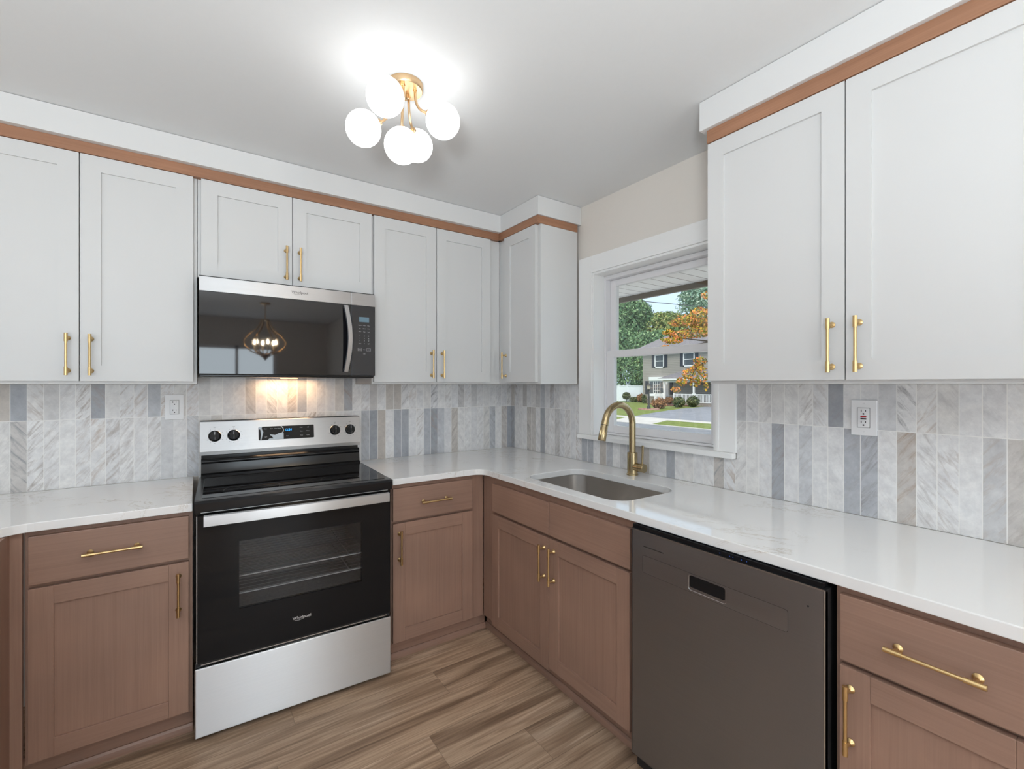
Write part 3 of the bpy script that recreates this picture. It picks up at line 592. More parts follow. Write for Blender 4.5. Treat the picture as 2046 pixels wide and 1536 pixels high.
# storage drawer
w = MB(); w.box(0, RW, 0, .018, .024, .2870, M['steel'], .004); w.box(.002, RW - .002, .0185, .03, .03, .305, M['blackm']); w.box(.27, .49, .004, .03, .2872, .2925, M['gasket'])
w.build('storage_drawer', rg)
# oven door with a window opening
dz0, dz1, wx0, wx1, wz0, wz1 = .308, .868, .146, .622, .482, .750
w = MB(); g = M['blackg']
w.box(.008, wx0, 0, .02, dz0, dz1, g).box(wx1, RW - .004, 0, .02, dz0, dz1, g).box(wx0, wx1, 0, .02, dz0, wz0, g).box(wx0, wx1, 0, .02, wz1, dz1, g)
w.box(.006, .0085, .0, .03, dz0, dz1, M['steelg']).box(.02, RW - .02, .004, .02, .296, .300, M['steelg']).box(.02, RW - .02, .006, .02, .301, .3075, M['blackm'])
od = w.build('oven_door', rg)
w = MB(); w.box(wx0, wx1, .004, .008, wz0, wz1, M['doorglass']); w.build('door_window', od)
w = MB(); text_into(w, 'Whirlpool', .0172, M['palest'], at(.374, -.0006, .3895)); w.tube([(.346, -.0006, .382), (.360, -.0006, .379), (.377, -.0006, .3815)], .0006, M['palest'], 6); w.build('logo_lettering', od)
w = MB(); hb = []
ny = 18
for k in range(ny + 1):
    t = k / ny; x = .030 + (.734 - .030) * t; bow = .006 * math.sin(PI * t); y = -.050 - bow
    hb.append([(x, y + .014, .836), (x, y, .838), (x, y - .001, .857), (x, y, .876), (x, y + .014, .878)])
vs = [p for q in hb for p in q]; fs = [(i * 5 + j, (i + 1) * 5 + j, (i + 1) * 5 + (j + 1) % 5, i * 5 + (j + 1) % 5) for i in range(ny) for j in range(5)]
w.add(vs, fs, M['steel'], True); w.add(hb[0], [(4, 3, 2, 1, 0)], M['steel']); w.add(hb[-1], [(0, 1, 2, 3, 4)], M['steel'])
w.box(.045, .075, -.040, .002, .842, .872, M['blackm']).box(.689, .719, -.040, .002, .842, .872, M['blackm'])
w.build('handle', od)
# oven cavity with racks behind the window
w = MB(); cv = M['cavity']
w.add([(x, y, z) for y in (.03, .48) for z in (.42, .80) for x in (.10, .66)], [(4, 5, 7, 6), (0, 2, 6, 4), (1, 5, 7, 3), (0, 4, 5, 1), (2, 3, 7, 6)], cv)
w.build('oven_cavity', rg)
for zr in (.60, .53):
    w = MB()
    for k in range(12): w.tube([(.11, .05 + .41 * k / 11, zr), (.65, .05 + .41 * k / 11, zr)], .0014, M['steelg'], 6)
    for x in (.13, .58): w.tube([(x, .045, zr - .003), (x, .465, zr - .003)], .0024, M['steelg'], 8)
    w.tube([(.11, .045, zr - .004), (.65, .045, zr - .004)], .0026, M['palest'], 8)
    w.build('oven_rack', rg)
# cooktop
w = MB(); w.prism([(-.012, .884), (-.014, .918), (-.006, .9275), (.012, .929), (.53, .929), (.53, .890), (.0, .884)], .0, RW, M['black'])
ct = w.build('cooktop', rg)
w = MB(); w.box(.022, RW - .022, .030, .515, .9285, .9305, M['blackg'], .0008); w.build('glass_surface', ct)
w = MB(); w.box(.02, RW - .02, -.0135, -.004, .8825, .8845, M['steelg']); w.build('edge_strip', ct)
for cx, cy, rr in ((.20, .14, .105), (.56, .14, .085), (.20, .38, .075), (.56, .38, .095)):
    w = MB(); w.lathe([(rr - .0010, .9306), (rr + .0010, .9306)], M['panelg'], (cx, cy, 0), seg=48); w.build('burner_ring', ct)
# backguard
w = MB(); w.prism([(.530, .890), (.530, .936), (.548, .942), (.556, .985), (.556, 1.004), (.566, 1.012), (.590, 1.012), (.590, 1.022), (.63, 1.022), (.63, .890)], .006, RW - .006, M['black'])
w.lathe([(.0, 0), (.010, 0), (.010, RW - .016), (0, RW - .016)], M['black'], (.008, .556, .996), 'x', 14); w.build('backguard_base', rg)
w = MB(); w.prism([(.572, 1.026), (.566, 1.044), (.592, 1.186), (.598, 1.190), (.645, 1.190), (.645, 1.026)], .0, RW + .004, M['steel']); bg = w.build('backguard', rg)
sl = math.atan2(.026, .142)
BGT = Matrix.Translation((0, .566, 1.044)) @ Matrix.Rotation(-sl, 4, 'X')   # local: x, y out of panel, z up along panel
def bgm(x, s, off=-.0008): return BGT @ Matrix.Translation((x, off, s)) @ FACE
w = MB(); facing_plate(w, .250, .515, .040, .110, -.0012, .002, .005, M['blackg']); 
for v in range(len(w.v)): w.v[v] = tuple(BGT @ Vector(w.v[v]))
dp = w.build('display', bg)
w = MB(); text_into(w, '12:24', .0155, M['clock'], bgm(.388, .089, -.0016), .0002); w.build('clock_digits', dp)
for s, x, z in (('Bake', .283, .098), ('Broil', .309, .098), ('Keep Warm', .339, .098), ('Cook', .452, .098), ('Off', .485, .098), ('Start', .385, .056), ('Clean', .452, .078), ('Timer', .485, .078), ('Temp', .452, .056), ('Clock', .485, .056), ('Light', .283, .056)): 
    w = MB(); text_into(w, s, .0062, M['pale'], bgm(x, z, -.0015), .0001); w.build('key_lettering', dp)
w = MB()
def flm(pts):
    w.add([BGT @ Vector((x, -.0020, z)) for x, z in pts] + [BGT @ Vector((x, -.0013, z)) for x, z in pts], [tuple(range(len(pts)))] + [(i, len(pts) + i, len(pts) + (i + 1) % len(pts), (i + 1) % len(pts)) for i in range(len(pts))], M['film'])
flm([(.251, .109), (.266, .109), (.264, .099), (.272, .082), (.267, .062), (.262, .041), (.258, .041), (.261, .070), (.258, .095), (.252, .098)])
flm([(.292, .041), (.300, .048), (.318, .046), (.312, .058), (.301, .066), (.304, .068), (.326, .064), (.345, .073), (.358, .075), (.361, .072), (.366, .072), (.366, .041)])
flm([(.352, .110), (.356, .110), (.365, .100), (.3675, .088), (.3655, .078), (.360, .073), (.358, .075), (.3625, .081), (.364, .089), (.3615, .098)])
w.build('peeling_film', dp)
for k, x in enumerate((.061, .141, .625, .706)):
    w = MB(); K = BGT @ Matrix.Translation((x, 0, .074)) @ Matrix.Rotation(PI / 2, 4, 'X')
    w.lathe([(0, 0), (.0245, 0), (.0245, .004), (.0215, .006), (.0205, .020), (.0185, .023), (0, .023)], M['blackg'], T=K, seg=28)
    w.box(-.0042, .0042, -.0195, .0195, .020, .030, M['black'], .0015, T=K); w.box(-.0008, .0008, .004, .019, .0295, .0305, M['palest'], T=K)
    w.lathe([(.0245, .0001), (.0262, .0022), (.0282, .0004)], M['steelg'], T=K, seg=28)
    w.build('knob', bg)
for x in (.061, .141, .625, .706):
    w = MB()
    for j in range(11):
        a = math.radians(-60 + 30 * j); cx, cz_ = x + .036 * math.sin(a), .074 + .036 * math.cos(a)
        w.add([BGT @ Vector((cx + px * .0011, -.0006, cz_ + pz * .0011)) for px, pz in ((-1, -1), (1, -1), (1, 1), (-1, 1))], [(0, 1, 2, 3)], M['ink'])
    text_into(w, 'OFF', .006, M['ink'], bgm(x, .1165), .0001)
    w.build('dial_marking', bg)

# ------------------------------------------------------------------ dishwasher
dw = thing('dishwasher', 'dark stainless dishwasher with pocket handle between the wood cabinets', 'dishwasher', (-.655, -1.690, 0), -PI / 2)
w = MB(); w.box(.004, .604, .03, .60, .02, .865, M['blackm']); w.box(.004, .604, .06, .10, 0, .09, M['blackm']); w.build('body', dw)
px0, px1, pz0, pz1 = .231, .355, .733, .781
w = MB(); st = M['dwsteel']
def doorbox(x0, x1, z0, z1): w.add([(x0, 0, z0), (x1, 0, z0), (x1, 0, z1), (x0, 0, z1)], [(0, 1, 2, 3)], st)
doorbox(.004, px0, .080, .864); doorbox(px1, .604, .080, .864); doorbox(px0, px1, .080, pz0); doorbox(px0, px1, pz1, .864)
w.box(.004, .608, .0015, .034, .076, .868, M['blackm'])
w.prism([(0.0, .080), (.003, .076), (.03, .076), (.03, .0745), (.003, .0745), (-.0002, .080)], .004, .604, st)
for xx in (.004, .604): w.box(xx, xx + .004, 0.0, .016, .080, .864, M['steelg'], .001)
w.box(.004, .608, 0, .004, .864, .8675, M['steelg'])
do = w.build('door', dw)
w = MB(); facing_plate(w, .0512, .5228, .7262, .7858, -.0003, .001, .0075, M['gasket']); facing_plate(w, .052, .522, .727, .785, -.0006, .001, .007, M['dwinset']); q = w.build('handle_inset', do)
w = MB(); rr = rrect(px0, px1, pz0, pz1, .008, 5); n = len(rr); rr2 = rrect(px0 + .004, px1 - .004, pz0 + .010, pz1 - .002, .006, 5)
vs = [(a, -.0012, b) for a, b in rr] + [(a, .0004, b) for a, b in rrect(px0 + .002, px1 - .002, pz0 + .002, pz1 - .002, .007, 5)] + [(a, .0008, b) for a, b in rr2]
w.add(vs, [(i + n * j, i + n * (j + 1), (i + 1) % n + n * (j + 1), (i + 1) % n + n * j) for j in range(2) for i in range(n)], M['steelg'], True)
w.add([(a, -.0009, b) for a, b in rr2], [tuple(range(n))], M['black'])
w.build('pocket_handle', do)
w = MB(); w.box(.056, .138, -.0006, .002, .815, .818, M['ink']); w.build('vent_slot', do)
w = MB(); w.lathe([(0, .0012), (.0025, .0012), (.0025, 0)], M['ink'], (.570, 0, .815), '-y', 10); w.build('status_dot', do)
w = MB(); w.box(.006, .602, .006, .03, .8685, .8815, M['black']); cs = w.build('control_strip', dw)
for x in (.33, .36, .37, .395, .41):
    w = MB(); w.box(x, x + .0016, .0055, .0062, .8735, .8755, M['dimled']); w.build('indicator_light', cs)

# ------------------------------------------------------------------ ceiling light
cl = thing('ceiling_light', 'gold five-globe ceiling light with lit opal glass globes', 'light', (-1.305, -1.225, H))
w = MB(); w.lathe([(0, 0), (.062, 0), (.062, -.018), (.058, -.024), (0, -.026)], M['gold'], seg=40); w.lathe([(.006, -.026), (.006, -.040), (0, -.042)], M['gold'], (.012, .012, 0), seg=14); w.build('canopy', cl)
for gx, gy, gz in ((-1.421, -1.348, 2.291), (-1.441, -1.183, 2.259), (-1.335, -1.269, 2.193), (-1.217, -1.120, 2.292), (-1.201, -1.313, 2.301)):
    p = Vector((gx + 1.305, gy + 1.225, gz - H)); hz = Vector((p.x, p.y, 0)); rad = max(hz.length, .001); u = hz / rad
    s0 = u * .035; end = p - u * .052 + Vector((0, 0, .030))
    if gz < 2.2: end = p + Vector((0, 0, .060)); mid = [s0 + Vector((0, 0, -.03)), end * .5 + s0 * .5 + Vector((0, 0, .0))]
    ctrl = [s0 + Vector((0, 0, -.022)), s0 + Vector((0, 0, -.09)), end + Vector((0, 0, .012)) - u * .03, end]
    if gz < 2.2: ctrl = [s0 + Vector((0, 0, -.022)), s0 + Vector((0, 0, -.10)), end + Vector((0, 0, .06)), end]
    pts = []
    for k in range(17):
        t = k / 16; pts.append(ctrl[0] * (1 - t) ** 3 + ctrl[1] * 3 * t * (1 - t) ** 2 + ctrl[2] * 3 * t * t * (1 - t) + ctrl[3] * t ** 3)
    w = MB(); w.tube(pts, .0048, M['gold'], 10); w.tube([pts[0], pts[0] - Vector((0, 0, .008))], .007, M['gold'], 10)
    dirv = (p - end).normalized(); w.tube([end - dirv * .006, end + dirv * .012], [.011, .017], M['gold'], 16); am = w.build('arm', cl)
    w = MB(); w.sphere(p, .060, M['globe']); w.build('globe', am)

# ------------------------------------------------------------------ chandelier of the dining room (seen in the microwave glass)
ch = thing('chandelier', 'bronze onion-shaped lantern chandelier reflected in the microwave glass', 'light', (-1.17, -4.8, 1.72))
w = MB(); w.lathe([(0, .72), (.06, .72), (.06, .70), (.02, .69)], M['bronze']); w.build('ceiling_plate', ch)
w = MB(); w.tube([(0, 0, .50), (0, 0, .70)], .006, M['bronze'], 8); w.lathe([(.0, .50), (.05, .50), (.05, .485), (0, .48)], M['bronze']); w.build('hanging_chain', ch)
w = MB(); w.lathe([(0, -.04), (.03, 0), (.07, .03), (.07, .04), (0, .05)], M['bronze']); w.build('finial', ch)
for k in range(6):
    a = PI / 3 * k; prof = [(.045, .49), (.06, .44), (.10, .37), (.19, .30), (.245, .22), (.235, .15), (.16, .08), (.07, .04)]
    w = MB(); w.tube([(r_ * math.cos(a), r_ * math.sin(a), z) for r_, z in prof], .008, M['bronze'], 8); w.build('cage_rib', ch)
for k in range(6):
    a = PI / 3 * k + .4; x, y = .13 * math.cos(a), .13 * math.sin(a)
    w = MB(); w.tube([(0, 0, .05), (x * .7, y * .7, .06), (x, y, .10)], .006, M['bronze'], 8); w.tube([(x, y, .10), (x, y, .17)], .012, M['candle'], 10); cdl = w.build('candle_arm', ch)
    w = MB(); w.lathe([(0, .17), (.012, .185), (.014, .20), (.006, .23), (0, .24)], M['bulb'], (x, y, 0), seg=12); w.build('bulb', cdl)
# ------------------------------------------------------------------ outside: street, neighbour's house, trees
import random as _r
GZ = -0.6
X = dict(
    grass=spotty('grass', (0.10, 0.15, 0.035), (0.24, 0.29, 0.09), 3.0), asphalt=spotty('asphalt', (0.17, 0.19, 0.22), (0.25, 0.27, 0.31), 1.2), concrete=spotty('concrete', (0.46, 0.46, 0.46), (0.58, 0.58, 0.57), 1.5),
    drive=spotty('driveway_asphalt', (0.20, 0.22, 0.26), (0.28, 0.30, 0.35), 1.0), siding=lines_mat('grey_lap_siding', (0.33, 0.31, 0.285), (0.22, 0.205, 0.19), 'Z', .17, .14), eave=lines_mat('vented_soffit', (0.80, 0.78, 0.76), (0.24, 0.20, 0.18), 'Y', .105, .07),
    roof=spotty('grey_shingles', (0.16, 0.16, 0.18), (0.26, 0.25, 0.27), 4.0), trim=plain('house_white_trim', (0.80, 0.82, 0.84), 0.5), shutter=plain('dark_shutter', (0.035, 0.04, 0.055), 0.5), pane=plain('dark_house_glass', (0.07, 0.085, 0.095), 0.08),
    stone=spotty('foundation_stone', (0.20, 0.17, 0.15), (0.36, 0.32, 0.29), 5.0), brickd=plain('brown_door', (0.10, 0.045, 0.04), 0.6), fence=plain('white_vinyl_fence', (0.78, 0.83, 0.88), 0.5), iron=plain('black_iron', (0.03, 0.035, 0.035), 0.5),
    ring=spotty('red_edging', (0.28, 0.13, 0.10), (0.48, 0.32, 0.28), 9.0), mulch=spotty('mulch', (0.12, 0.06, 0.045), (0.22, 0.12, 0.09), 8.0), bark=spotty('bark', (0.07, 0.055, 0.04), (0.14, 0.11, 0.085), 8.0),
    fascia=plain('brown_fascia', (0.10, 0.075, 0.045), 0.5), gutter=plain('gutter_reflection', (0.23, 0.23, 0.15), 0.4), wire=plain('cable', (0.05, 0.06, 0.07), 0.6), lantern=plain('lantern_glass', (0.45, 0.42, 0.36), 0.3),  # the gutter's greenish reflection is put into its base colour
    ldark=leaf_mat('dark_green_leaves', [(0.0, (0.06, 0.13, 0.075)), (0.5, (0.14, 0.26, 0.13)), (0.85, (0.22, 0.36, 0.17)), (1.0, (0.33, 0.46, 0.25))]),
    lmid=leaf_mat('yellow_green_leaves', [(0.0, (0.08, 0.15, 0.05)), (0.5, (0.19, 0.28, 0.09)), (1.0, (0.42, 0.40, 0.16))]),
    lteal=leaf_mat('blue_green_leaves', [(0.0, (0.14, 0.27, 0.20)), (0.5, (0.27, 0.42, 0.31)), (1.0, (0.45, 0.56, 0.44))]),
    lmap=leaf_mat('autumn_maple_leaves', [(0.0, (0.10, 0.13, 0.02)), (0.35, (0.30, 0.27, 0.03)), (0.6, (0.62, 0.38, 0.05)), (0.8, (0.72, 0.24, 0.06)), (1.0, (0.80, 0.36, 0.18))]),
    lred=leaf_mat('rusty_leaves', [(0.0, (0.14, 0.08, 0.04)), (0.6, (0.30, 0.15, 0.07)), (1.0, (0.42, 0.24, 0.12))]),
    lbush=leaf_mat('bush_leaves', [(0.0, (0.03, 0.06, 0.02)), (0.6, (0.11, 0.15, 0.06)), (1.0, (0.22, 0.22, 0.11))]),
)
def leaf_cloud(name, blobs, count, size, mat, seed, parent=None, loc=(0, 0, 0)):
    rnd = _r.Random(seed); v = []; f = []; wts = [a[3] * a[4] + a[4] * a[5] for a in blobs]; tot = sum(wts)
    for b, wt in zip(blobs, wts):
        for _ in range(int(count * wt / tot)):
            d = Vector((rnd.gauss(0, 1), rnd.gauss(0, 1), rnd.gauss(0, 1))).normalized(); k = rnd.uniform(.45, 1.0) ** .5 * rnd.choice((1, 1, 1, 1.06))
            c = Vector((b[0] + d.x * b[3] * k, b[1] + d.y * b[4] * k, b[2] + d.z * b[5] * k)) - Vector(loc)
            n = (d * .6 + Vector((rnd.gauss(0, 1), rnd.gauss(0, 1), rnd.gauss(0, 1))) * .5).normalized(); u = n.orthogonal().normalized(); u = (Matrix.Rotation(rnd.uniform(0, 6.28), 3, n) @ u); w_ = n.cross(u)
            s = size * rnd.uniform(.6, 1.3); i = len(v); v += [c - u * s, c + w_ * s * .5 - n * s * .12, c + u * s, c - w_ * s * .5 + n * s * .12]; f.append((i, i + 1, i + 2, i + 3))
    me = bpy.data.meshes.new(name); me.from_pydata([tuple(p) for p in v], [], f); me.materials.append(mat)
    o = bpy.data.objects.new(name, me); C.objects.link(o)
    if parent is not None: o.parent = parent
    return o
def at_root(name, label, cat, loc, group=None, kind=None):
    r = thing(name, label, cat, loc, 0, group, kind); r['_b'] = 1; del r['_b']; return r
def part(mb, name, r): # mesh given in world coordinates, hung under an unrotated root
    return mb.build(name, r, loc=tuple(-Vector(r.location)))
# ground
tag(MB().box(.2, 140, -40, 140, GZ - .3, GZ, X['grass']).build('lawn'), 'mown green front lawns across the street', 'lawn', kind='structure')
tag(MB().box(8.5, 16.35, -40, 140, GZ - .02, GZ + .004, X['asphalt']).build('road'), 'grey asphalt street beyond the window', 'road', kind='structure')
w = MB(); w.box(19.35, 20.35, -40, 140, GZ - .02, GZ + .008, X['concrete']).box(16.35, 16.55, -40, 140, GZ - .02, GZ + .03, X['concrete'])
w.slab([(16.55, 11.95), (19.4, 13.1), (19.4, 16.0), (16.55, 14.6)], [], GZ - .02, GZ + .006, X['concrete'])
tag(w.build('sidewalk'), 'pale concrete sidewalk and driveway apron', 'sidewalk', kind='structure')
tag(MB().box(.25, 7.8, -8, 10, GZ - .02, GZ + .006, X['concrete']).build('bounce_slab'), 'unseen pale concrete slab added outside the window to bounce light up', 'bounce_slab', kind='structure')  # added below view, throws light up onto the eave
tag(MB().slab([(20.35, 10.0), (36.2, 10.0), (36.2, 21.15), (30.6, 20.1), (25, 18.2), (20.35, 16.3)], [], GZ - .02, GZ + .006, X['drive']).build('driveway'), 'grey asphalt driveway of the house across the street', 'driveway', kind='structure')
w = MB(); w.box(.141, .86, -6, 5, 2.06, 2.10, X['eave']).box(.86, .885, -6, 5, 2.022, 2.14, X['fascia']).box(.886, 1.0, -6, 5, 2.050, 2.14, X['gutter'])
tag(w.build('roof_eave'), 'white vented eave with brown fascia outside the window', 'eave', kind='structure')
# neighbour's house
nh = thing('house', 'grey-sided two-storey house with dark shutters across the street', 'house', (37.5, 22.8, GZ))
FX = 37.5
w = MB(); w.box(FX, 46.0, 15.5, 29.7, GZ + .45, 5.15, X['siding']).box(FX + .02, 45.9, 15.6, 29.6, GZ, GZ + .45, X['stone']); part(w, 'house_wall', nh)
w = MB(); w.prism([(FX, 5.15), (46.0, 5.15), (41.75, 6.62)], 15.5, 29.7, X['siding'], axis='y'); part(w, 'gable_end', nh)
w = MB(); w.prism([(36.9, 5.02), (41.75, 6.66), (46.6, 5.02), (46.6, 5.16), (41.75, 6.82), (36.9, 5.16)], 15.2, 30.0, X['roof'], axis='y'); w.box(36.88, 36.95, 15.2, 30.0, 4.92, 5.1, X['trim']); part(w, 'roof', nh)
def hwin(y0, y1, z0, z1, x=FX, cols=0, rows=1, par=nh):
    w = MB(); t = .11; w.box(x - .07, x + .0, y0, y0 + t, z0, z1, X['trim']).box(x - .07, x, y1 - t, y1, z0, z1, X['trim']).box(x - .07, x, y0, y1, z0, z0 + t, X['trim']).box(x - .07, x, y0, y1, z1 - t, z1, X['trim'])
    for k in range(rows): zz = z0 + (z1 - z0) * (k + 1) / (rows + 1); w.box(x - .06, x, y0, y1, zz - .03, zz + .03, X['trim'])
    for k in range(cols): yy = y0 + (y1 - y0) * (k + 1) / (cols + 1); w.box(x - .06, x, yy - .02, yy + .02, z0, z1, X['trim'])
    o = part(w, 'house_window', par); g = MB(); g.box(x - .03, x - .005, y0 + .05, y1 - .05, z0 + .05, z1 - .05, X['pane']); q = g.build('house_pane', o); return o
for y0, y1, z0, z1 in ((26.94, 28.11, 3.09, 4.47), (23.45, 24.71, 3.13, 4.5)):
    hwin(y0, y1, z0, z1)
    for a in (y1 + .02, y0 - .36): part(MB().box(FX - .05, FX, a, a + .34, z0 + .05, z1 - .03, X['shutter']), 'shutter', nh)
for a in (29.0, 25.95): part(MB().box(FX - .05, FX, a, a + .32, .36, 1.75, X['shutter']), 'shutter', nh)
w = MB(); B = [(FX, 28.95), (FX - .5, 28.45), (FX - .5, 26.75), (FX, 26.35)]
w.slab(B, [], .16, .36, X['trim']); w.slab(B, [], 1.78, 2.15, X['trim']); w.slab([(FX, 28.85), (FX - .44, 28.40), (FX - .44, 26.80), (FX, 26.45)], [], GZ, .16, X['stone']); w.slab([(FX, 28.85), (FX - .42, 28.40), (FX - .42, 26.80), (FX, 26.45)], [], .36, 1.78, X['trim']); bay = part(w, 'bay_window', nh)
for y0, y1, c_, r_ in ((28.0, 28.42, 0, 1), (27.2, 27.9, 2, 3), (26.8, 27.1, 0, 1)):
    m2 = MB(); m2.box(FX - .46, FX - .425, y0, y1, .46, 1.70, X['pane'])
    for k in range(r_): zz = .46 + 1.24 * (k + 1) / (r_ + 1); m2.box(FX - .475, FX - .43, y0, y1, zz - .015, zz + .015, X['trim'])
    for k in range(c_): yy = y0 + (y1 - y0) * (k + 1) / (c_ + 1); m2.box(FX - .475, FX - .43, yy - .015, yy + .015, .46, 1.70, X['trim'])
    m2.build('bay_pane', bay)
PX = 35.3
w = MB(); w.box(PX - .1, FX, 16, 26.4, GZ, -.35, X['stone']); part(w, 'porch_floor', nh)
w = MB(); w.add([(PX - .35, 25.9, 1.92), (PX - .35, 16, 1.92), (FX, 16, 2.86), (FX, 24.2, 2.86), (FX, 26.3, 1.95), (PX - .35, 25.9, 1.80), (PX - .35, 16, 1.80), (FX, 16, 1.80), (FX, 26.3, 1.80)], [(0, 3, 2, 1), (0, 4, 3), (0, 1, 6, 5), (5, 6, 7, 8), (4, 0, 5, 8)], X['roof']); part(w, 'porch_roof', nh)
w = MB(); w.box(PX - .36, PX - .28, 16, 25.9, 1.80, 1.93, X['trim']).box(PX - .05, PX + .1, 16, 25.4, 1.58, 1.80, X['trim']); part(w, 'porch_beam', nh)
for y in (25.25, 22.1, 19.0, 16.2): part(MB().box(PX - .07, PX + .07, y - .07, y + .07, -.35, 1.60, X['trim']), 'porch_post', nh)
part(MB().box(FX - .04, FX, 20.6, 21.6, -.35, 1.70, X['brickd']), 'front_door', nh)
part(MB().box(FX - .03, FX, 17.2, 20.2, -.3, 1.70, X['brickd']), 'brick_panel', nh)
for a, b in ((25.4, 26.35), (22.2, 24.2), (19.1, 22.0)):
    w = MB(); w.box(PX - .03, PX + .03, a, b, .44, .50, X['trim']).box(PX - .03, PX + .03, a, b, -.28, -.22, X['trim'])
    k = a + .06
    while k < b: w.box(PX - .02, PX + .02, k - .025, k + .025, -.25, .46, X['trim']); k += .14
    for y in (a, b): w.box(PX - .06, PX + .06, y - .06, y + .06, -.35, .56, X['trim'])
    part(w, 'railing_lattice', nh)
fn = thing('garden_fence', 'tall white panel fence beside the grey house', 'fence', (39.2, 35.8, GZ))
w = MB(); w.box(39.18, 39.24, 29.75, 44, GZ + .02, 1.18, X['fence']).box(39.14, 39.28, 29.75, 44, 1.14, 1.24, X['fence']); part(w, 'panel', fn)
for y in (30.9, 33.3, 34.55, 36.9, 39.3): w = MB(); w.box(39.12, 39.30, y - .09, y + .09, GZ, 1.30, X['fence']).box(39.09, 39.33, y - .12, y + .12, 1.30, 1.37, X['fence']); part(w, 'post', fn)
lp = thing('lamp_post', 'black lamp post with lantern on the lawn across the street', 'lamp', (27.3, 20.7, GZ))
w = MB(); w.lathe([(.0, 0), (.14, 0), (.13, .25), (.075, .35), (.06, 1.55), (0, 1.55)], X['iron']); w.build('post', lp)
w = MB(); w.lathe([(.05, 1.55), (.11, 1.60), (.15, 1.88), (.05, 1.89)], X['lantern'], seg=6, smooth=False); w.build('lantern', lp)
w = MB(); w.lathe([(.19, 1.87), (.12, 2.0), (.03, 2.08), (0, 2.16)], X['iron'], seg=10); w.lathe([(.10, 1.53), (.12, 1.58), (.05, 1.60)], X['iron'], seg=10); w.build('lantern_cap', lp)
w = MB(); w.lathe([(.58, 0), (.60, .10), (.80, .10), (.82, 0), (.58, 0)], X['ring'], (27.3, 20.7, GZ + .001), seg=30); tag(w.build('flower_bed_ring'), 'round reddish edging around the lamp post', 'edging')
w = MB(); w.slab([(35.1, 27.2), (34.0, 25.2), (33.6, 22.4), (35.1, 22.4)], [], GZ, GZ + .10, X['mulch']); tag(w.build('mulch_bed'), 'dark mulch bed along the porch', 'flower bed')
def bush(label, x, y, rx, rz_, mat, n, size, seed, stem=0.0, up=0.0):
    b = thing('bush', label, 'bush', (x, y, GZ + up), 0, 'shrubs across the street'); c = stem + rz_ * .95
    w = MB(); w.tube([(0, 0, 0), (0, 0, c)], .04, X['bark'], 8); w.build('stem', b)
    leaf_cloud('foliage', [(0, 0, c, rx, rx, rz_), (0, 0, c, rx * .6, rx * .6, rz_ * .6)], n, size, mat, seed, b)
bush('round clipped topiary bush in front of the white fence', 38.4, 32.75, .46, .42, X['lbush'], 900, .09, 1, .28)
bush('low dark bush by the white fence, between topiary and house', 38.6, 31.85, .48, .30, X['lbush'], 600, .10, 2)
bush('reddish bush at the house corner by the fence', 38.2, 30.4, .55, .50, X['lred'], 700, .11, 3)
bush('narrow dark bush under the bay window shutter', 36.9, 29.0, .28, .48, X['lbush'], 450, .09, 4)
bush('brownish bush right beside the lamp post bed', 29.2, 21.2, .60, .44, X['lred'], 900, .10, 5)
bush('orange mum mound in the porch bed', 34.60, 24.2, .42, .30, X['lred'], 900, .08, 6, .10, .101)
bush('green bush in front of the middle porch railing', 32.4, 21.6, .52, .48, X['lbush'], 900, .10, 7)
bush('green bush in front of the porch post', 34.0, 21.3, .52, .50, X['lbush'], 900, .10, 8)
bush('small dark bush below the bay window', 36.4, 27.3, .30, .26, X['lbush'], 350, .09, 9)
def tree(label, loc, blobs, n, size, mat, seed, trunk, name='tree'):
    t = thing(name, label, 'tree', loc, 0, 'trees beyond the window'); L = Vector(loc)
    w = MB(); w.tube([Vector(p) - L for p in trunk], [.35 - .25 * k / (len(trunk) - 1) for k in range(len(trunk))], X['bark'], 10); w.build('trunk', t)
    leaf_cloud('crown', blobs, n, size, mat, seed, t, loc)
tree('big dark green tree behind the white fence', (52.0, 48.4, GZ), [(51.6, 48.3, 9.2, 5.9, 5.9, 6.4), (53.6, 45.6, 12.3, 3.5, 3.5, 2.5), (50.8, 45.6, 7.0, 4.4, 4.4, 3.4)], 30000, .25, X['ldark'], 21, [(52, 48.4, GZ), (51.8, 48.3, 6), (51.6, 48.3, 11)])
tree('low dark tree between fence and house roof', (46.4, 36.2, GZ), [(46.2, 36.2, 5.6, 2.5, 2.5, 2.6), (46.6, 34.4, 6.6, 2.2, 2.2, 1.7)], 9000, .18, X['ldark'], 22, [(46.4, 36.2, GZ), (46.2, 36.2, 5)])
tree('dark hedge-like tree just above the white fence', (42.2, 37.0, GZ), [(41.6, 36.7, 2.6, 1.5, 5.4, 3.2), (41.6, 32.6, 2.2, 1.3, 2.0, 2.6)], 15000, .15, X['ldark'], 23, [(42.2, 37, GZ), (42.0, 36.8, 3.5)])
tree('yellow-green tree rising behind the roof', (67.0, 50.0, GZ), [(66.9, 50.1, 9.8, 5.0, 5.0, 4.6), (67.8, 48.7, 12.2, 2.9, 2.9, 2.2)], 9000, .28, X['lmid'], 24, [(67, 50, GZ), (66.9, 50.1, 9)])
tree('tall airy blue-green tree behind the house', (80.0, 50.0, GZ), [(81.5, 47.0, 16.5, 8.0, 8.0, 7.0), (79.5, 50.0, 19.0, 4.0, 4.0, 2.6)], 9000, .32, X['lteal'], 25, [(80, 50, GZ), (80, 49.5, 12), (80, 49, 18)])
mt = thing('maple_tree', 'orange and yellow maple branches close to the window', 'tree', (8.1, 2.2, GZ)); L = Vector((8.1, 2.2, GZ))
w = MB()
def br(pts, r0, r1): w.tube([Vector(p) - L for p in pts], [r0 + (r1 - r0) * k / (len(pts) - 1) for k in range(len(pts))], X['bark'], 8)
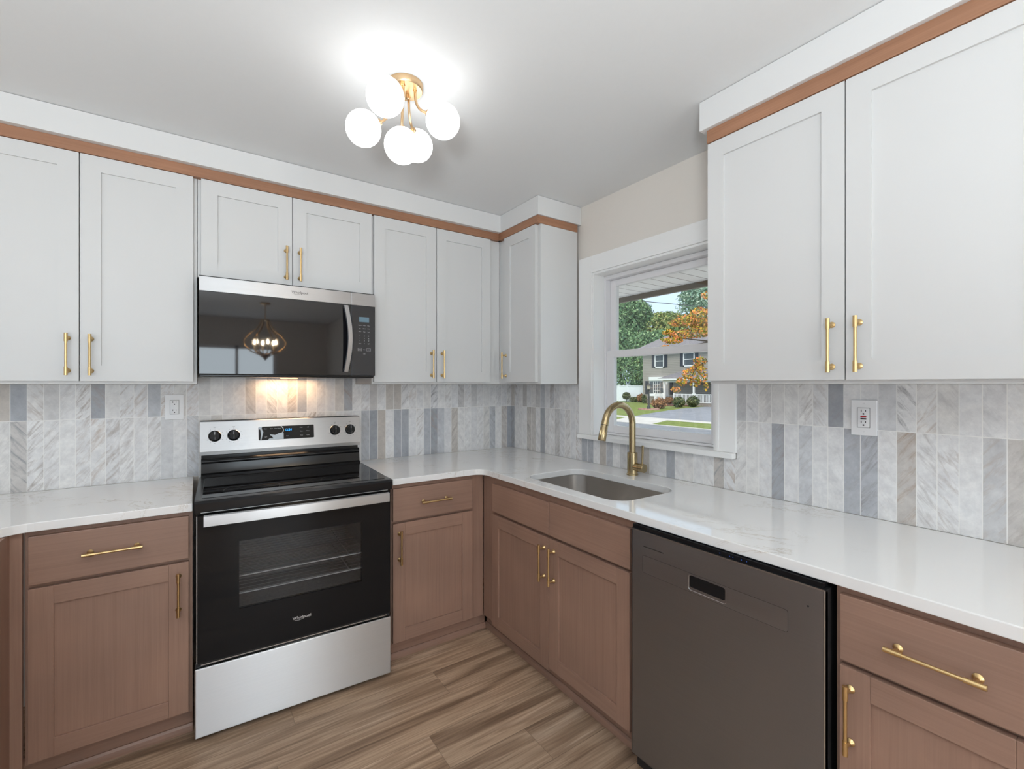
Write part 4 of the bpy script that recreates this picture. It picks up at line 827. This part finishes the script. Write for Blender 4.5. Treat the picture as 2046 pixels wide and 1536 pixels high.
br([(8.1, 2.2, GZ), (8.05, 2.25, .8), (7.95, 2.35, 1.7), (7.85, 2.4, 2.6), (7.6, 2.7, 3.4)], .10, .03)
br([(7.9, 2.4, 2.1), (7.5, 2.8, 2.27), (7.1, 3.15, 2.34), (6.7, 3.45, 2.40)], .028, .008)
br([(7.5, 2.8, 2.27), (7.2, 3.1, 2.52), (7.0, 3.3, 2.75)], .018, .006)
br([(7.3, 3.0, 2.30), (7.05, 3.2, 2.24), (6.95, 3.3, 2.16)], .012, .005)
br([(7.95, 2.35, 1.8), (7.5, 2.8, 1.95), (7.2, 3.06, 1.86), (7.03, 3.19, 1.68), (6.95, 3.25, 1.42), (6.75, 3.38, 1.22)], .024, .006)
br([(7.85, 2.45, 2.5), (7.4, 2.9, 2.9), (7.1, 3.15, 3.1)], .022, .006)
w.build('trunk', mt)
def dpt(u, v, d=10.0):   # branch tips, metres from the window along the view of the street
    k = d / 916.0; return (-1.92 + (520.1 + .8231 * (u - 1023)) * k, -2.785 + (754.0 - .5678 * (u - 1023)) * k, 1.371 + (767.6 - v) * k)
mb_ = []
for u, v, a, h in ((1398, 634, .30, .22), (1372, 640, .28, .13), (1352, 645, .17, .08), (1392, 662, .32, .14), (1360, 668, .26, .10), (1336, 664, .13, .06), (1345, 680, .20, .07), (1326, 678, .08, .04), (1330, 692, .10, .03), (1410, 590, .09, .10), (1405, 650, .25, .2),
                   (1398, 722, .16, .10), (1376, 746, .15, .12), (1362, 762, .12, .10), (1350, 778, .11, .06), (1404, 752, .14, .12), (1411, 772, .06, .10), (1388, 764, .12, .10), (1395, 735, .16, .08)):
    p = dpt(u, v); mb_.append((*p, a, a, h))
leaf_cloud('crown', mb_, 3600, .034, X['lmap'], 31, mt, tuple(L))
w = MB(); w.tube([(14.0, 22.6, 7.9), (17.6, 20.15, 7.38), (21.2, 17.7, 6.93), (25.0, 15.1, 6.5), (31.0, 11.0, 5.95)], .022, X['wire'], 6); tag(w.build('power_cable'), 'thin overhead cable crossing the sky in front of the trees', 'cable')
for px_, py_, h_ in ((14.0, 22.6, 8.9), (31.0, 11.0, 7.0)):
    w = MB(); w.tube([(px_, py_ + .16, GZ), (px_, py_ + .16, GZ + h_)], [.15, .11], X['bark'], 10); tag(w.build('utility_pole'), 'wooden utility pole holding the overhead cable, hidden by the house', 'pole', 'utility poles')
